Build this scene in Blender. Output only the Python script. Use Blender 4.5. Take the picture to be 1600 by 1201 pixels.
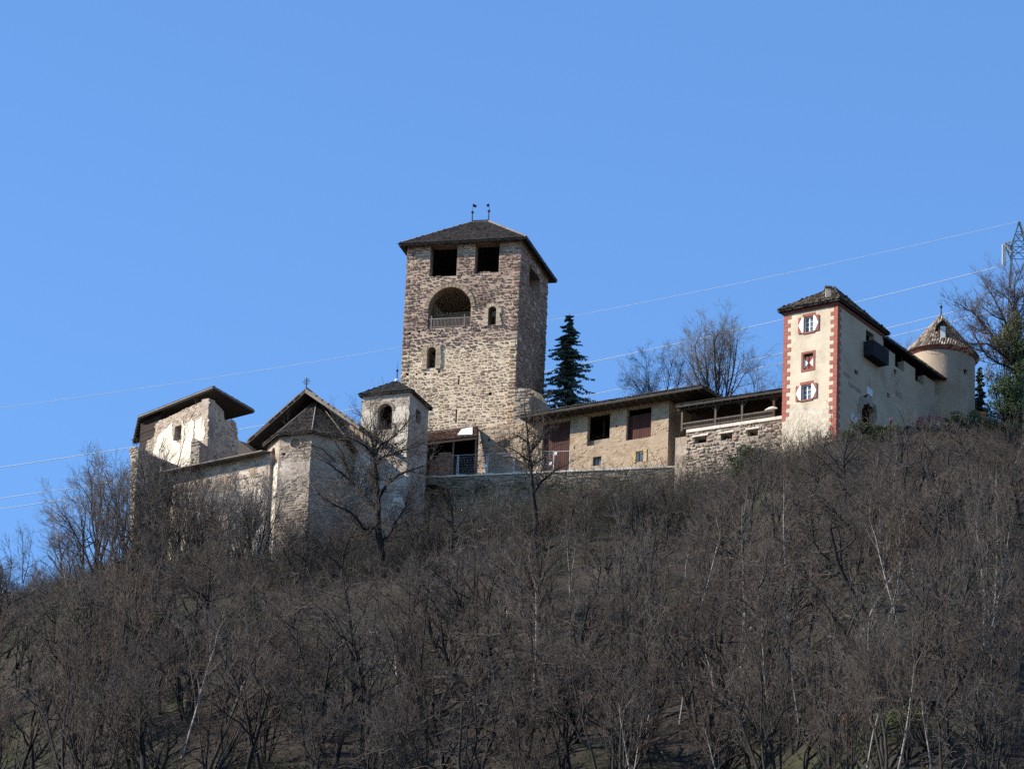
import bpy, math, random
import numpy as np
from mathutils import Vector, Matrix
from mathutils.geometry import tessellate_polygon

for o in list(bpy.data.objects):
    bpy.data.objects.remove(o)
scene = bpy.context.scene
COL = scene.collection
R = math.radians

# ------------------------------------------------------------------ camera, sky, sun, exposure
PITCH, ROLL, FOCAL = 22.0, 2.4, 7611.0        # degrees, degrees, pixels of a 1600 px wide picture
EYE = Vector((0, 0, 1.6))
cam_data = bpy.data.cameras.new('camera')
cam = bpy.data.objects.new('camera', cam_data)
COL.objects.link(cam)
cam.location = EYE
c_f = Vector((0, math.cos(R(PITCH)), math.sin(R(PITCH))))
c_u0 = Vector((0, -math.sin(R(PITCH)), math.cos(R(PITCH))))
c_r = Vector((1, 0, 0)) * math.cos(R(ROLL)) + c_u0 * math.sin(R(ROLL))
c_u = Vector((-1, 0, 0)) * math.sin(R(ROLL)) + c_u0 * math.cos(R(ROLL))
cam.rotation_euler = Matrix((c_r, c_u, -c_f)).transposed().to_euler()
cam_data.sensor_width = 36.0
cam_data.lens = FOCAL / 1600 * 36.0
cam_data.clip_start = 1.0
cam_data.clip_end = 12000
scene.camera = cam

SUN_EL, SUN_DIR = 33.0, Vector((-0.994, -0.11, 0)).normalized()   # towards the sun, level
world = bpy.data.worlds.new('World')
scene.world = world
world.use_nodes = True
wn, wl = world.node_tree.nodes, world.node_tree.links
wn.clear()
sky = wn.new('ShaderNodeTexSky')
sky.sky_type = 'NISHITA'
sky.sun_disc = False
sky.sun_elevation = R(SUN_EL)
sky.sun_rotation = math.atan2(SUN_DIR.x, SUN_DIR.y)
sky.altitude = 300
sky.air_density = 1.2
sky.dust_density = 0.0
sky.ozone_density = 9.5
bg = wn.new('ShaderNodeBackground')
bg.inputs['Strength'].default_value = 0.078
wo = wn.new('ShaderNodeOutputWorld')
wl.new(sky.outputs[0], bg.inputs[0])
wl.new(bg.outputs[0], wo.inputs[0])

sun_data = bpy.data.lights.new('sun', 'SUN')
sun_data.energy = 3.0
sun_data.angle = R(0.53)
sun_data.color = (1.0, 0.91, 0.78)
sun = bpy.data.objects.new('sun', sun_data)
COL.objects.link(sun)
to_sun = (SUN_DIR * math.cos(R(SUN_EL)) + Vector((0, 0, math.sin(R(SUN_EL))))).normalized()
sun.rotation_euler = to_sun.to_track_quat('Z', 'Y').to_euler()

scene.render.engine = 'CYCLES'
scene.view_settings.view_transform = 'Standard'
scene.view_settings.look = 'None'
scene.view_settings.gamma = 1.0
scene.view_settings.use_curve_mapping = False
scene.view_settings.exposure = 1.58
scene.cycles.use_denoising = False
scene.cycles.sample_clamp_indirect = 2.0
scene.cycles.sample_clamp_direct = 12.0
scene.cycles.max_bounces = 5
scene.cycles.diffuse_bounces = 3
scene.cycles.transparent_max_bounces = 4

# ------------------------------------------------------------------ measuring helpers
def ray(px, py):
    return c_f + c_r * ((px - 800) / FOCAL) - c_u * ((py - 600.5) / FOCAL)

def at(px, py, y):                 # point of the line of sight at depth y
    d = ray(px, py)
    return EYE + d * ((y - EYE.y) / d.y)

def atz(px, py, z):                # point of the line of sight at height z
    d = ray(px, py)
    return EYE + d * ((z - EYE.z) / d.z)

def project(p):
    v = Vector(p) - EYE
    w = v.dot(c_f)
    return 800 + FOCAL * v.dot(c_r) / w, 600.5 - FOCAL * v.dot(c_u) / w

def height_for(p, py):             # height over the plan point p that shows at picture row py
    lo, hi = 0.0, 400.0
    for _ in range(50):
        m = (lo + hi) / 2
        if project((p[0], p[1], m))[1] > py:
            lo = m
        else:
            hi = m
    return lo

class Face:                        # an upright plane, u along its foot, z up
    def __init__(self, p0, p1):
        self.o = Vector((p0[0], p0[1], 0))
        d = Vector((p1[0] - p0[0], p1[1] - p0[1], 0))
        self.len = d.length
        self.u = d.normalized()
        self.n = Vector((self.u.y, -self.u.x, 0))
    def uz(self, px, py):
        d = ray(px, py)
        t = (self.o - EYE).dot(self.n) / d.dot(self.n)
        p = EYE + d * t
        return (p - self.o).dot(self.u), p.z
    def w(self, u, z, d=0.0):
        p = self.o + self.u * u + self.n * d
        return Vector((p.x, p.y, z))
    def rect(self, x0, y0, x1, y1):
        xm, ym = (x0 + x1) / 2, (y0 + y1) / 2
        ua, ub = self.uz(x0, ym)[0], self.uz(x1, ym)[0]
        zb, zt = self.uz(xm, y1)[1], self.uz(xm, y0)[1]
        return ua, zb, ub, zt

def rect_poly(r):
    a, b, c, d = r
    return [(a, b), (c, b), (c, d), (a, d)]

def arch_poly(r, n=10, rise=None):
    a, b, c, d = r
    m, h = (a + c) / 2, (c - a) / 2
    rise = h if rise is None else rise
    pts = [(a, b), (c, b)]
    for i in range(n + 1):
        t = math.pi * i / n
        pts.append((m + h * math.cos(t), d - rise + rise * math.sin(t)))
    return pts

def inside(p, poly):
    x, y = p
    c = False
    j = len(poly) - 1
    for i in range(len(poly)):
        xi, yi = poly[i]
        xj, yj = poly[j]
        if (yi > y) != (yj > y) and x < (xj - xi) * (y - yi) / (yj - yi) + xi:
            c = not c
        j = i
    return c

# ------------------------------------------------------------------ materials
def mat(name, c1, c2, scale=1.0, detail=6, rough=0.9, bump=0.0, bscale=12.0, patch=None, tint=False,
        local=False, stretch=(1, 1, 1), metallic=0.0, patch2=None):
    m = bpy.data.materials.new(name)
    m.use_nodes = True
    nt = m.node_tree
    N, L = nt.nodes, nt.links
    b = N['Principled BSDF']
    b.inputs['Roughness'].default_value = rough
    b.inputs['Metallic'].default_value = metallic
    b.inputs['Specular IOR Level'].default_value = 0.25
    if local:
        src = N.new('ShaderNodeTexCoord').outputs['Object']
    else:
        src = N.new('ShaderNodeNewGeometry').outputs['Position']
    mp = N.new('ShaderNodeMapping')
    mp.inputs['Scale'].default_value = stretch
    L.new(src, mp.inputs['Vector'])
    vec = mp.outputs[0]
    def noise(s, d=detail, rgh=0.6):
        t = N.new('ShaderNodeTexNoise')
        t.inputs['Scale'].default_value = s
        t.inputs['Detail'].default_value = d
        t.inputs['Roughness'].default_value = rgh
        L.new(vec, t.inputs['Vector'])
        return t.outputs['Fac']
    def ramp(f, a, bb, lo, hi):
        r = N.new('ShaderNodeValToRGB')
        r.color_ramp.elements[0].position = lo
        r.color_ramp.elements[0].color = (*a, 1)
        r.color_ramp.elements[1].position = hi
        r.color_ramp.elements[1].color = (*bb, 1)
        L.new(f, r.inputs[0])
        return r.outputs[0]
    col = ramp(noise(scale), c1, c2, 0.32, 0.68)
    for pt in (patch, patch2):
        if pt:                      # (colour, noise scale, from, to)
            pc, ps, lo, hi = pt
            k = ramp(noise(ps, 8, 0.65), (0, 0, 0), (1, 1, 1), lo, hi)
            mx = N.new('ShaderNodeMix')
            mx.data_type = 'RGBA'
            L.new(k, mx.inputs[0])
            L.new(col, mx.inputs[6])
            mx.inputs[7].default_value = (*pc, 1)
            col = mx.outputs[2]
    if tint:
        a = N.new('ShaderNodeAttribute')
        a.attribute_name = 'tint'
        mx = N.new('ShaderNodeMix')
        mx.data_type = 'RGBA'
        mx.blend_type = 'MULTIPLY'
        mx.inputs[0].default_value = 1
        L.new(col, mx.inputs[6])
        L.new(a.outputs['Color'], mx.inputs[7])
        col = mx.outputs[2]
    L.new(col, b.inputs['Base Color'])
    if bump:
        bp = N.new('ShaderNodeBump')
        bp.inputs['Strength'].default_value = min(bump, 1.0)
        bp.inputs['Distance'].default_value = 0.06 * max(1.0, bump)
        L.new(noise(bscale, 5), bp.inputs['Height'])
        L.new(bp.outputs[0], b.inputs['Normal'])
    return m

M = {}
M['mortar'] = mat('lime_mortar', (.60, .465, .315), (.76, .61, .43), 1.2, bump=.6, bscale=9, patch=((.33, .25, .18), .35, .55, .68), tint=True)
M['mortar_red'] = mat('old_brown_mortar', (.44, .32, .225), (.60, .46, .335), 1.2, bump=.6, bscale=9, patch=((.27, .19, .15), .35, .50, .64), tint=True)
M['stone'] = mat('rubble_stone', (.70, .70, .70), (1.1, 1.08, 1.05), 5, bump=.5, bscale=14, tint=True)
M['plaster_grey'] = mat('weathered_plaster', (.35, .285, .225), (.50, .425, .345), .8, bump=.7, bscale=5,
                        patch=((.27, .21, .165), .55, .50, .62), patch2=((.62, .56, .48), .4, .60, .68))
M['plaster_white'] = mat('old_white_plaster', (.54, .47, .365), (.70, .63, .52), .9, bump=.35, bscale=6,
                         patch=((.42, .33, .22), .9, .56, .68))
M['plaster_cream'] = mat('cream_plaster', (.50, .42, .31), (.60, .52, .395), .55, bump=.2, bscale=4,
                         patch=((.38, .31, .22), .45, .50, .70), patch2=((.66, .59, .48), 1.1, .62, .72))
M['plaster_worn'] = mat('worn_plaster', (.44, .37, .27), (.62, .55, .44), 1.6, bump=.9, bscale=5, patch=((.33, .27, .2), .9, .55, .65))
M['plaster_shade'] = mat('shade_toned_cream_plaster', (.37, .285, .20), (.45, .36, .26), .6, bump=.3, bscale=4,  # darker copy of the cream plaster, shade of the unlit walls in its colour
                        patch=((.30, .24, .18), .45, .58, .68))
M['barn_wall'] = mat('ochre_rough_plaster', (.30, .225, .155), (.39, .305, .215), 1.1, bump=.8, bscale=6,
                     patch=((.26, .19, .13), .8, .52, .64), patch2=((.50, .43, .33), 1.4, .64, .72))
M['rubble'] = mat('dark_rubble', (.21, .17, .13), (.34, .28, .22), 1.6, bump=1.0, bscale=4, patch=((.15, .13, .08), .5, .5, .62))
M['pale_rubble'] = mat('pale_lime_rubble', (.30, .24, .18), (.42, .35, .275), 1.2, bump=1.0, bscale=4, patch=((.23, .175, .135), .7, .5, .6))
M['quoin_red'] = mat('red_quoin_paint', (.28, .088, .065), (.36, .135, .10), 2.5, bump=.2, patch=((.33, .15, .11), 3, .62, .72))
M['red_trim'] = mat('red_trim_paint', (.24, .075, .055), (.31, .11, .08), 2)
M['cornice_red'] = mat('dark_red_cornice', (.16, .055, .045), (.22, .08, .06), 2)
M['white_paint'] = mat('white_paint', (.74, .73, .70), (.82, .81, .79), 3)
M['glass'] = mat('window_glass', (.10, .13, .17), (.16, .20, .25), 2, rough=.12)
M['shingle'] = mat('grey_shingle', (.75, .75, .75), (1.15, 1.15, 1.15), 3, tint=True, bump=.3)
M['roof_dark'] = mat('dark_roof_boards', (.035, .030, .026), (.06, .052, .045), 2, bump=.3)
M['timber_dark'] = mat('dark_timber', (.045, .032, .024), (.085, .06, .045), 2, stretch=(1, 1, .2), bump=.3)
M['timber_grey'] = mat('grey_timber', (.17, .145, .12), (.26, .225, .19), 2, stretch=(1, 1, .3), bump=.3)
M['timber_mid'] = mat('weathered_timber', (.085, .070, .057), (.14, .118, .098), 2, stretch=(1, 1, .3), bump=.3)
M['plank_red'] = mat('red_brown_planks', (.75, .75, .75), (1.2, 1.15, 1.1), 3, stretch=(1, 1, .15), tint=True, bump=.3)
M['timber_black'] = mat('tarred_timber', (.015, .015, .018), (.03, .03, .034), 3)
M['iron'] = mat('dark_iron', (.02, .02, .022), (.04, .04, .042), 5, rough=.6)
M['galv'] = mat('galvanised_steel', (.42, .44, .46), (.55, .57, .58), 5, rough=.5)
M['pylon'] = mat('painted_lattice_steel', (.07, .085, .085), (.12, .135, .13), 3, rough=.6)
M['wire'] = mat('aluminium_conductor', (.80, .80, .80), (.90, .90, .90), 1, rough=.5)
M['insulator'] = mat('glass_insulator', (.6, .66, .68), (.75, .80, .82), 4, rough=.2)
M['brick'] = mat('red_brick', (.7, .7, .7), (1.1, 1.1, 1.1), 6, tint=True, bump=.3)
M['coping'] = mat('pale_coping', (.55, .50, .41), (.68, .63, .54), 2, bump=.5)
M['ground'] = mat('leaf_litter', (.016, .013, .010), (.036, .028, .021), .35, bump=.8, bscale=3,
                  patch=((.030, .034, .014), .10, .50, .62), patch2=((.085, .066, .05), .9, .64, .72))
M['bark'] = mat('grey_brown_bark', (.018, .016, .015), (.040, .035, .032), 1.5, local=True)
M['bark_dark'] = mat('dark_bark', (.010, .009, .009), (.022, .019, .018), 1.5, local=True)
M['bark_birch'] = mat('pale_birch_bark', (.16, .145, .13), (.32, .295, .27), 1.0, local=True, patch=((.07, .06, .05), 2.5, .60, .66))
M['twig'] = mat('bare_twigs', (.058, .046, .038), (.112, .090, .074), .5, local=True)
M['twig_red'] = mat('reddish_bare_twigs', (.068, .050, .041), (.122, .090, .072), .5, local=True)
M['twig_grey'] = mat('grey_bare_twigs', (.064, .056, .050), (.125, .110, .098), .5, local=True)
M['twig_pale'] = mat('pale_grey_twigs', (.13, .12, .115), (.21, .197, .188), .5, local=True)
M['brush'] = mat('brushwood', (.8, .8, .8), (1.2, 1.2, 1.2), .6, tint=True)
M['needle'] = mat('spruce_needles', (.075, .115, .09), (.16, .21, .155), .8, local=True)
M['ivy'] = mat('ivy_leaves', (.034, .046, .018), (.078, .092, .038), 1.2, local=True)
M['evergreen'] = mat('evergreen_leaves', (.036, .058, .026), (.095, .125, .055), 1.0, local=True)
M['olive'] = mat('olive_leaves', (.085, .090, .036), (.155, .152, .070), 1.0, local=True)
M['pink'] = mat('pink_blossom', (.28, .10, .13), (.42, .20, .23), 2, local=True)
M['dry_leaf'] = mat('dry_brown_leaves', (.20, .09, .045), (.30, .15, .08), 2, local=True)

# ------------------------------------------------------------------ object helpers
class MB:
    """collects faces; build() links them as ONE mesh object"""
    def __init__(self):
        self.v, self.f, self.c = [], [], []
    def poly(self, pts, col=None):
        i = len(self.v)
        self.v += [tuple(p) for p in pts]
        self.f.append(tuple(range(i, i + len(pts))))
        self.c += [col or (1, 1, 1)] * len(pts)
        return self
    def hexa(self, a, b, col=None):      # two rings of equal length joined
        n = len(a)
        i = len(self.v)
        self.v += [tuple(p) for p in a] + [tuple(p) for p in b]
        self.c += [col or (1, 1, 1)] * (2 * n)
        self.f.append(tuple(i + k for k in range(n - 1, -1, -1)))
        self.f.append(tuple(i + n + k for k in range(n)))
        for k in range(n):
            j = (k + 1) % n
            self.f.append((i + k, i + j, i + n + j, i + n + k))
        return self
    def fbox(self, face, u0, u1, z0, z1, d0, d1, col=None):
        a = [face.w(u0, z0, d0), face.w(u1, z0, d0), face.w(u1, z1, d0), face.w(u0, z1, d0)]
        b = [face.w(u0, z0, d1), face.w(u1, z0, d1), face.w(u1, z1, d1), face.w(u0, z1, d1)]
        return self.hexa(a, b, col)
    def bar(self, p, q, r, n=4, r2=None, col=None):
        p, q = Vector(p), Vector(q)
        d = (q - p).normalized()
        s = d.cross(Vector((0, 0, 1)) if abs(d.z) < .9 else Vector((1, 0, 0))).normalized()
        t = s.cross(d)
        r2 = r if r2 is None else r2
        A, B = [], []
        for k in range(n):
            an = 2 * math.pi * (k + .5) / n
            o = s * math.cos(an) + t * math.sin(an)
            A.append(p + o * r)
            B.append(q + o * r2)
        return self.hexa(A, B, col)
    def ball(self, c, r, n=8, m=5):
        c = Vector(c)
        rings = []
        for j in range(1, m):
            th = math.pi * j / m
            rings.append([c + Vector((r * math.sin(th) * math.cos(2 * math.pi * k / n), r * math.sin(th) * math.sin(2 * math.pi * k / n), r * math.cos(th))) for k in range(n)])
        for a, b in zip(rings, rings[1:]):
            for k in range(n):
                self.poly([a[k], b[k], b[(k + 1) % n], a[(k + 1) % n]])
        for k in range(n):
            self.poly([c + Vector((0, 0, r)), rings[0][k], rings[0][(k + 1) % n]])
            self.poly([c - Vector((0, 0, r)), rings[-1][(k + 1) % n], rings[-1][k]])
        return self
    def wall(self, face, outline, holes=(), depth=.5, back=None, reveal=None):
        """outer skin with openings and their reveals; back: thickness of a free-standing wall"""
        loops = [list(outline)] + [list(h) for h in holes]
        tri = tessellate_polygon([[Vector((u, z, 0)) for u, z in lp] for lp in loops])
        flat = [p for lp in loops for p in lp]
        for dd, rev in ((0, False), (-back if back else None, True)):
            if dd is None:
                continue
            i = len(self.v)
            self.v += [tuple(face.w(u, z, dd)) for u, z in flat]
            self.c += [(1, 1, 1)] * len(flat)
            for t in tri:
                (ax, ay), (bx, by), (cx, cy) = (flat[k] for k in t)
                ccw = (bx - ax) * (cy - ay) - (by - ay) * (cx - ax) > 0
                t = tuple(i + k for k in t)
                self.f.append(t if ccw != rev else t[::-1])
        for h in holes:
            for k in range(len(h)):
                (ua, za), (ub, zb) = h[k], h[(k + 1) % len(h)]
                dp = back or depth
                self.poly([face.w(ua, za, 0), face.w(ua, za, -dp), face.w(ub, zb, -dp), face.w(ub, zb, 0)], reveal)
        if back:
            for k in range(len(outline)):
                (ua, za), (ub, zb) = outline[k], outline[(k + 1) % len(outline)]
                self.poly([face.w(ua, za, 0), face.w(ua, za, -back), face.w(ub, zb, -back), face.w(ub, zb, 0)])
        return self
    def weld(self):
        seen, idx, v, c = {}, [], [], []
        for p, q in zip(self.v, self.c):
            k = (round(p[0], 4), round(p[1], 4), round(p[2], 4))
            if k not in seen:
                seen[k] = len(v)
                v.append(p)
                c.append(q)
            idx.append(seen[k])
        self.v, self.c = v, c
        self.f = [tuple(idx[i] for i in f) for f in self.f]
        return self
    def build(self, name, material, parent=None, smooth=False):
        me = bpy.data.meshes.new(name)
        off = Vector((0, 0, 0))
        p = parent
        while p:
            off += p.location
            p = p.parent
        me.from_pydata([(x - off.x, y - off.y, z - off.z) for x, y, z in self.v], [], self.f)
        at_ = me.attributes.new('tint', 'FLOAT_COLOR', 'POINT')
        cc = np.ones((len(self.v), 4), np.float32)
        if self.v:
            cc[:, :3] = np.array(self.c, np.float32)
        at_.data.foreach_set('color', cc.ravel())
        me.materials.append(M[material])
        if smooth:
            me.polygons.foreach_set('use_smooth', [True] * len(me.polygons))
        o = bpy.data.objects.new(name, me)
        COL.objects.link(o)
        o.parent = parent
        return o

def tag(o, label=None, cat=None, group=None, kind=None):
    for k, v in (('label', label), ('category', cat), ('group', group), ('kind', kind)):
        if v:
            o[k] = v
    return o

def thing(name, label, cat, loc, group=None):
    o = bpy.data.objects.new(name, None)
    o.empty_display_size = .5
    COL.objects.link(o)
    o.location = Vector(loc)
    return tag(o, label, cat, group, 'thing')

rng = random.Random(7)

def jitter_colour(base, r, amt=.16, hue=.05):
    k = 1 + r.uniform(-amt, amt)
    return tuple(max(.01, c * k * (1 + r.uniform(-hue, hue))) for c in base)

def lay_stones(face, outline, holes, r, hrange, lrange, colour, proud=(.03, .08), gap=.035, cover=1.0, wild=1.0):
    """courses of uneven rubble stones lying on a wall face"""
    out = []
    us = [p[0] for p in outline]
    zs = [p[1] for p in outline]
    z = min(zs)
    while z < max(zs):
        h = r.uniform(*hrange)
        u = min(us) - r.uniform(0, lrange[1])
        while u < max(us):
            l = r.uniform(*lrange)
            a, b = u + gap / 2, u + l - gap / 2
            c, d = z + gap / 2 + r.uniform(-.02, .02), z + h - gap / 2 + r.uniform(-.02, .02)
            u += l
            a = max(a, min(us) - .01)
            b = min(b, max(us) + .01)
            if b - a < .12 or d - c < .06:
                continue
            m = ((a + b) / 2, (c + d) / 2)
            if not inside(m, outline):
                continue
            pts = [(a - .02, c - .02), (b + .02, c - .02), (b + .02, d + .02), (a - .02, d + .02), m]
            if any(inside(p, hh) for hh in holes for p in pts) or any(a < p[0] < b and c < p[1] < d for hh in holes for p in hh):
                for hh in holes:       # cut the stone back to the jamb of the opening
                    h0, h1 = min(p[0] for p in hh), max(p[0] for p in hh)
                    g0, g1 = min(p[1] for p in hh), max(p[1] for p in hh)
                    if b > h0 and a < h1 and d > g0 and c < g1:
                        if a < h0 - .05:
                            b = min(b, h0 - .015)
                        elif b > h1 + .05:
                            a = max(a, h1 + .015)
                        elif c < g0 - .04:
                            d = g0 - .015
                        else:
                            c = max(c, g1 + .015)
                if b - a < .08 or d - c < .05:
                    continue
                m = ((a + b) / 2, (c + d) / 2)
                if any(inside(m, hh) for hh in holes):
                    continue
            if r.random() > cover:
                continue
            k = min(b - a, d - c)
            sway = wild * (.05 * math.sin(m[0] * 1.7 + z * 2.3) + r.uniform(-.03, .03))
            sq = r.uniform(-.12, .2) * k
            x0, x1, y0, y1 = a, b, c + max(0, sq), d - max(0, -sq)
            if wild > 1:
                e = r.uniform(-.22, .12) * k
                x0, x1, y0, y1 = x0 - e * .5, x1 + e, y0 - e * r.uniform(0, 1), y1 + e * r.uniform(0, 1)
            ring = []
            for cx, cy, dx, dy in ((x0, y0, 1, 1), (x1, y0, -1, 1), (x1, y1, -1, -1), (x0, y1, 1, -1)):
                p, q = r.uniform(.05, .45) * k * min(wild, 1.25), r.uniform(.05, .4) * k * min(wild, 1.2)
                e1, e2 = (cx + dx * p, cy + r.uniform(0, .08) * k * dy), (cx + r.uniform(0, .08) * k * dx, cy + dy * q)
                ring += [e2, e1] if dx * dy > 0 else [e1, e2]
            ring = [(u_, v_ + sway) for u_, v_ in ring]
            m = (m[0], m[1] + sway)
            pr = r.uniform(*(proud(m[1]) if callable(proud) else proud))
            out.append((ring, m, k, pr, [r.uniform(.75, 1.0) for _ in range(8)], colour(m[0], m[1], r)))
        z += h
    return out

def stone_into(mb, face, st):
    o, m, k, pr, dj, col = st
    back = [face.w(u, z, -.02) for u, z in o]
    mid = [face.w(u + (m[0] - u) * .04, z + (m[1] - z) * .04, pr * .62) for u, z in o]
    frt = [face.w(u + (m[0] - u) * .3, z + (m[1] - z) * .3, pr * q) for (u, z), q in zip(o, dj)]
    i = len(mb.v)
    n = len(o)
    mb.v += [tuple(p) for p in mid + frt]
    mb.c += [col] * (2 * n)
    mb.v += [tuple(p) for p in back]
    mb.c += [col] * n
    for q in range(n):
        w = (q + 1) % n
        mb.f.append((i + q, i + w, i + n + w, i + n + q))
        mb.f.append((i + 2 * n + q, i + 2 * n + w, i + w, i + q))
    mb.f.append(tuple(i + n + q for q in range(n)))

def build_stones(lots, parent, single=300, name='stone', mass='masonry'):
    """lots: (face, stones); the largest become parts of their own, the rest one mass"""
    flat = [(f, s) for f, ss in lots for s in ss]
    size = lambda fs: (max(p[0] for p in fs[1][0]) - min(p[0] for p in fs[1][0])) * (max(p[1] for p in fs[1][0]) - min(p[1] for p in fs[1][0])) * max(.0, -fs[0].n.y) ** .5
    flat.sort(key=size, reverse=True)
    for f, s in flat[:single]:
        mb = MB()
        stone_into(mb, f, s)
        mb.build(name, 'stone', parent)
    if flat[single:]:
        mb = MB()
        for f, s in flat[single:]:
            stone_into(mb, f, s)
        tag(mb.build(mass, 'stone', parent), kind='stuff')

def lay_tiles(mb, poly, r, step, width, colour, thick=.03, lift=.05, ragged=.02):
    """overlapping tiles on a flat roof facet; poly[0]-poly[1] is its eave"""
    P = [Vector(p) for p in poly]
    e = (P[1] - P[0]).normalized()
    n = (P[1] - P[0]).cross(P[2] - P[0]).normalized()
    if n.z < 0:
        n = -n
    s = n.cross(e)
    if (sum(P, Vector()) / len(P) - P[0]).dot(s) < 0:
        s = -s
    q = [((p - P[0]).dot(e), (p - P[0]).dot(s)) for p in P]
    umin, umax = min(a for a, _ in q), max(a for a, _ in q)
    smax = max(b for _, b in q)
    row, k = 0.0, 0
    while row < smax:
        u = umin - (width / 2 if k % 2 else 0)
        while u < umax:
            w_ = width * r.uniform(.88, 1.0)
            c = (u + width / 2, row + step * .45)
            if inside(c, q) or inside((c[0], max(.02, row)), q):
                lo = row - step * .25 + r.uniform(-ragged, ragged)
                hi = row + step * 1.1
                h0 = lift * r.uniform(.8, 1.35)
                col = colour(r)
                W = lambda a, b, h: P[0] + e * a + s * b + n * h
                a, b = u + .01, u + w_
                t0, t1 = W(a, lo, h0 + thick), W(b, lo, h0 + thick * r.uniform(.8, 1.3))
                mb.poly([t0, t1, W(b, hi, thick), W(a, hi, thick)], col)
                mb.poly([W(a, lo, h0 - .01), W(b, lo, h0 - .01), t1, t0], col)
            u += width
        row += step
        k += 1

def quad_inset(q, o):                  # level quad A, N, B, D moved in by o
    out = []
    for i in range(4):
        p, a, b = q[i], q[i - 1], q[(i + 1) % 4]
        out.append(p + (a - p).normalized() * o + (b - p).normalized() * o)
    return out

def hip_roof(parent, q, ridge, thick, material='roof_dark', soffit=None):
    """q: eave corners A N B D (left, near, right, far); ridge: two points; slab with sloping underside"""
    A, N, B, D = q
    r0, r1 = ridge
    facets = [[A, N, r1, r0], [N, B, r1], [B, D, r0, r1], [D, A, r0]]
    if (r0 - r1).length < .05:
        facets = [[A, N, r0], [N, B, r0], [B, D, r0], [D, A, r0]]
    mb = MB()
    up = Vector((0, 0, thick))
    for f in facets:
        mb.poly([p + up for p in f])
        mb.poly([p for p in reversed(f)])
    for i in range(4):
        a, b = q[i], q[(i + 1) % 4]
        mb.poly([a, b, b + up, a + up])
    return mb.build('roof', material, parent), [[p + up for p in f] for f in facets]

def finial(parent, base, tip, r=.05, ball_at=.5, ball_r=.13, vane=None, name='finial'):
    base, tip = Vector(base), Vector(tip)
    mb = MB()
    mb.bar(base, base.lerp(tip, ball_at), r, 6, r * .8)
    mb.bar(base.lerp(tip, ball_at), tip, r * .5, 5, r * .25)
    f = mb.build(name, 'iron', parent)
    MB().ball(base.lerp(tip, ball_at), ball_r).build('ball', 'iron', f, True)
    if vane:
        v = base.lerp(tip, .88)
        side = Vector((1, .2, 0)).normalized() * vane
        MB().hexa([v, v + side * .6 + Vector((0, 0, -.1)), v + side + Vector((0, 0, .12)), v + Vector((0, 0, .25))],
                  [p + Vector((0, .03, 0)) for p in (v, v + side * .6 + Vector((0, 0, -.1)), v + side + Vector((0, 0, .12)), v + Vector((0, 0, .25)))]).build('vane', 'iron', f)
    return f

# ------------------------------------------------------------------ the hill (one sheet out to the horizon)
EDGE = [  # picture column, row and depth of the foot of the castle, then the slope of the ground behind it
    (-900, 1300, 395, .15), (-300, 1080, 385, .2), (0, 955, 378, .2), (200, 890, 369, .2), (420, 886, 358.5, .2), (640, 866, 358.5, .2),
    (900, 806, 359, .2), (1100, 786, 357, .2), (1215, 745, 353, .3), (1300, 692, 350.3, .40), (1440, 684, 354, .46),
    (1600, 668, 362, .42), (1900, 560, 372, .35), (2600, 420, 385, .3)]
_e = [(at(a, b, c), s) for a, b, c, s in EDGE]
_ex = np.array([p.x for p, s in _e]); _ey = np.array([p.y for p, s in _e])
_ez = np.array([p.z for p, s in _e]); _es = np.array([s for p, s in _e])

_k = at(1075, 668, 386)
KN = (_k.x, _k.y, _k.z)              # knoll behind the barn that carries the bare trees

def terrain(x, y):
    x = np.asarray(x, float); y = np.asarray(y, float)
    ye, ze, sb = np.interp(x, _ex, _ey), np.interp(x, _ex, _ez), np.interp(x, _ex, _es)
    d = y - ye
    front = ze + np.where(d > -6, .62 * d, -3.72 + .74 * (d + 6))
    dd = np.clip(d, 0, None)
    back = ze + sb * np.minimum(dd, 17) + .08 * np.clip(dd - 17, 0, 30) - .35 * np.clip(dd - 60, 0, 300)
    z = np.where(d < 0, front, back)
    kn = KN[2] - 6 * ((x - KN[0]) / 13) ** 2 - 6 * ((y - KN[1]) / 7) ** 2
    z = np.where(y > 372, np.maximum(z, kn), z)
    amp = np.clip((z - 2) / 30, 0, 1)
    z = z + amp * (.55 * np.sin(x * .31 + 1.3 * np.sin(y * .17)) * np.sin(y * .27 + x * .11) + .3 * np.sin(x * .9 + y * .55))
    far = np.clip((np.abs(x) - 500) / 800, 0, 1)
    return np.maximum(z * (1 - far), 0)

def ground_hit(px, py):
    d = ray(px, py)
    for i in range(1200):
        t = 280 + i * .12
        p = EYE + d * t
        if p.z <= float(terrain(p.x, p.y)):
            return p
    return at(px, py, 372)

gx = np.concatenate([np.linspace(-4000, -110, 22), np.linspace(-105, 105, 176), np.linspace(110, 4000, 22)])
gy = np.concatenate([np.linspace(-3000, 250, 26), np.linspace(254, 420, 150), np.linspace(428, 7000, 24)])
GX, GY = np.meshgrid(gx, gy)
GZ = terrain(GX, GY)
me = bpy.data.meshes.new('hillside')
nx, ny = len(gx), len(gy)
idx = np.arange(nx * ny).reshape(ny, nx)
quads = np.stack([idx[:-1, :-1], idx[:-1, 1:], idx[1:, 1:], idx[1:, :-1]], -1).reshape(-1, 4)
me.from_pydata(np.stack([GX, GY, GZ], -1).reshape(-1, 3).tolist(), [], quads.tolist())
me.polygons.foreach_set('use_smooth', [True] * len(me.polygons))
me.materials.append(M['ground'])
hill = bpy.data.objects.new('hillside', me)
COL.objects.link(hill)
tag(hill, kind='structure')

def footing(pts, down=1.5):
    return min(float(terrain(p.x, p.y)) for p in pts) - down

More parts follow.
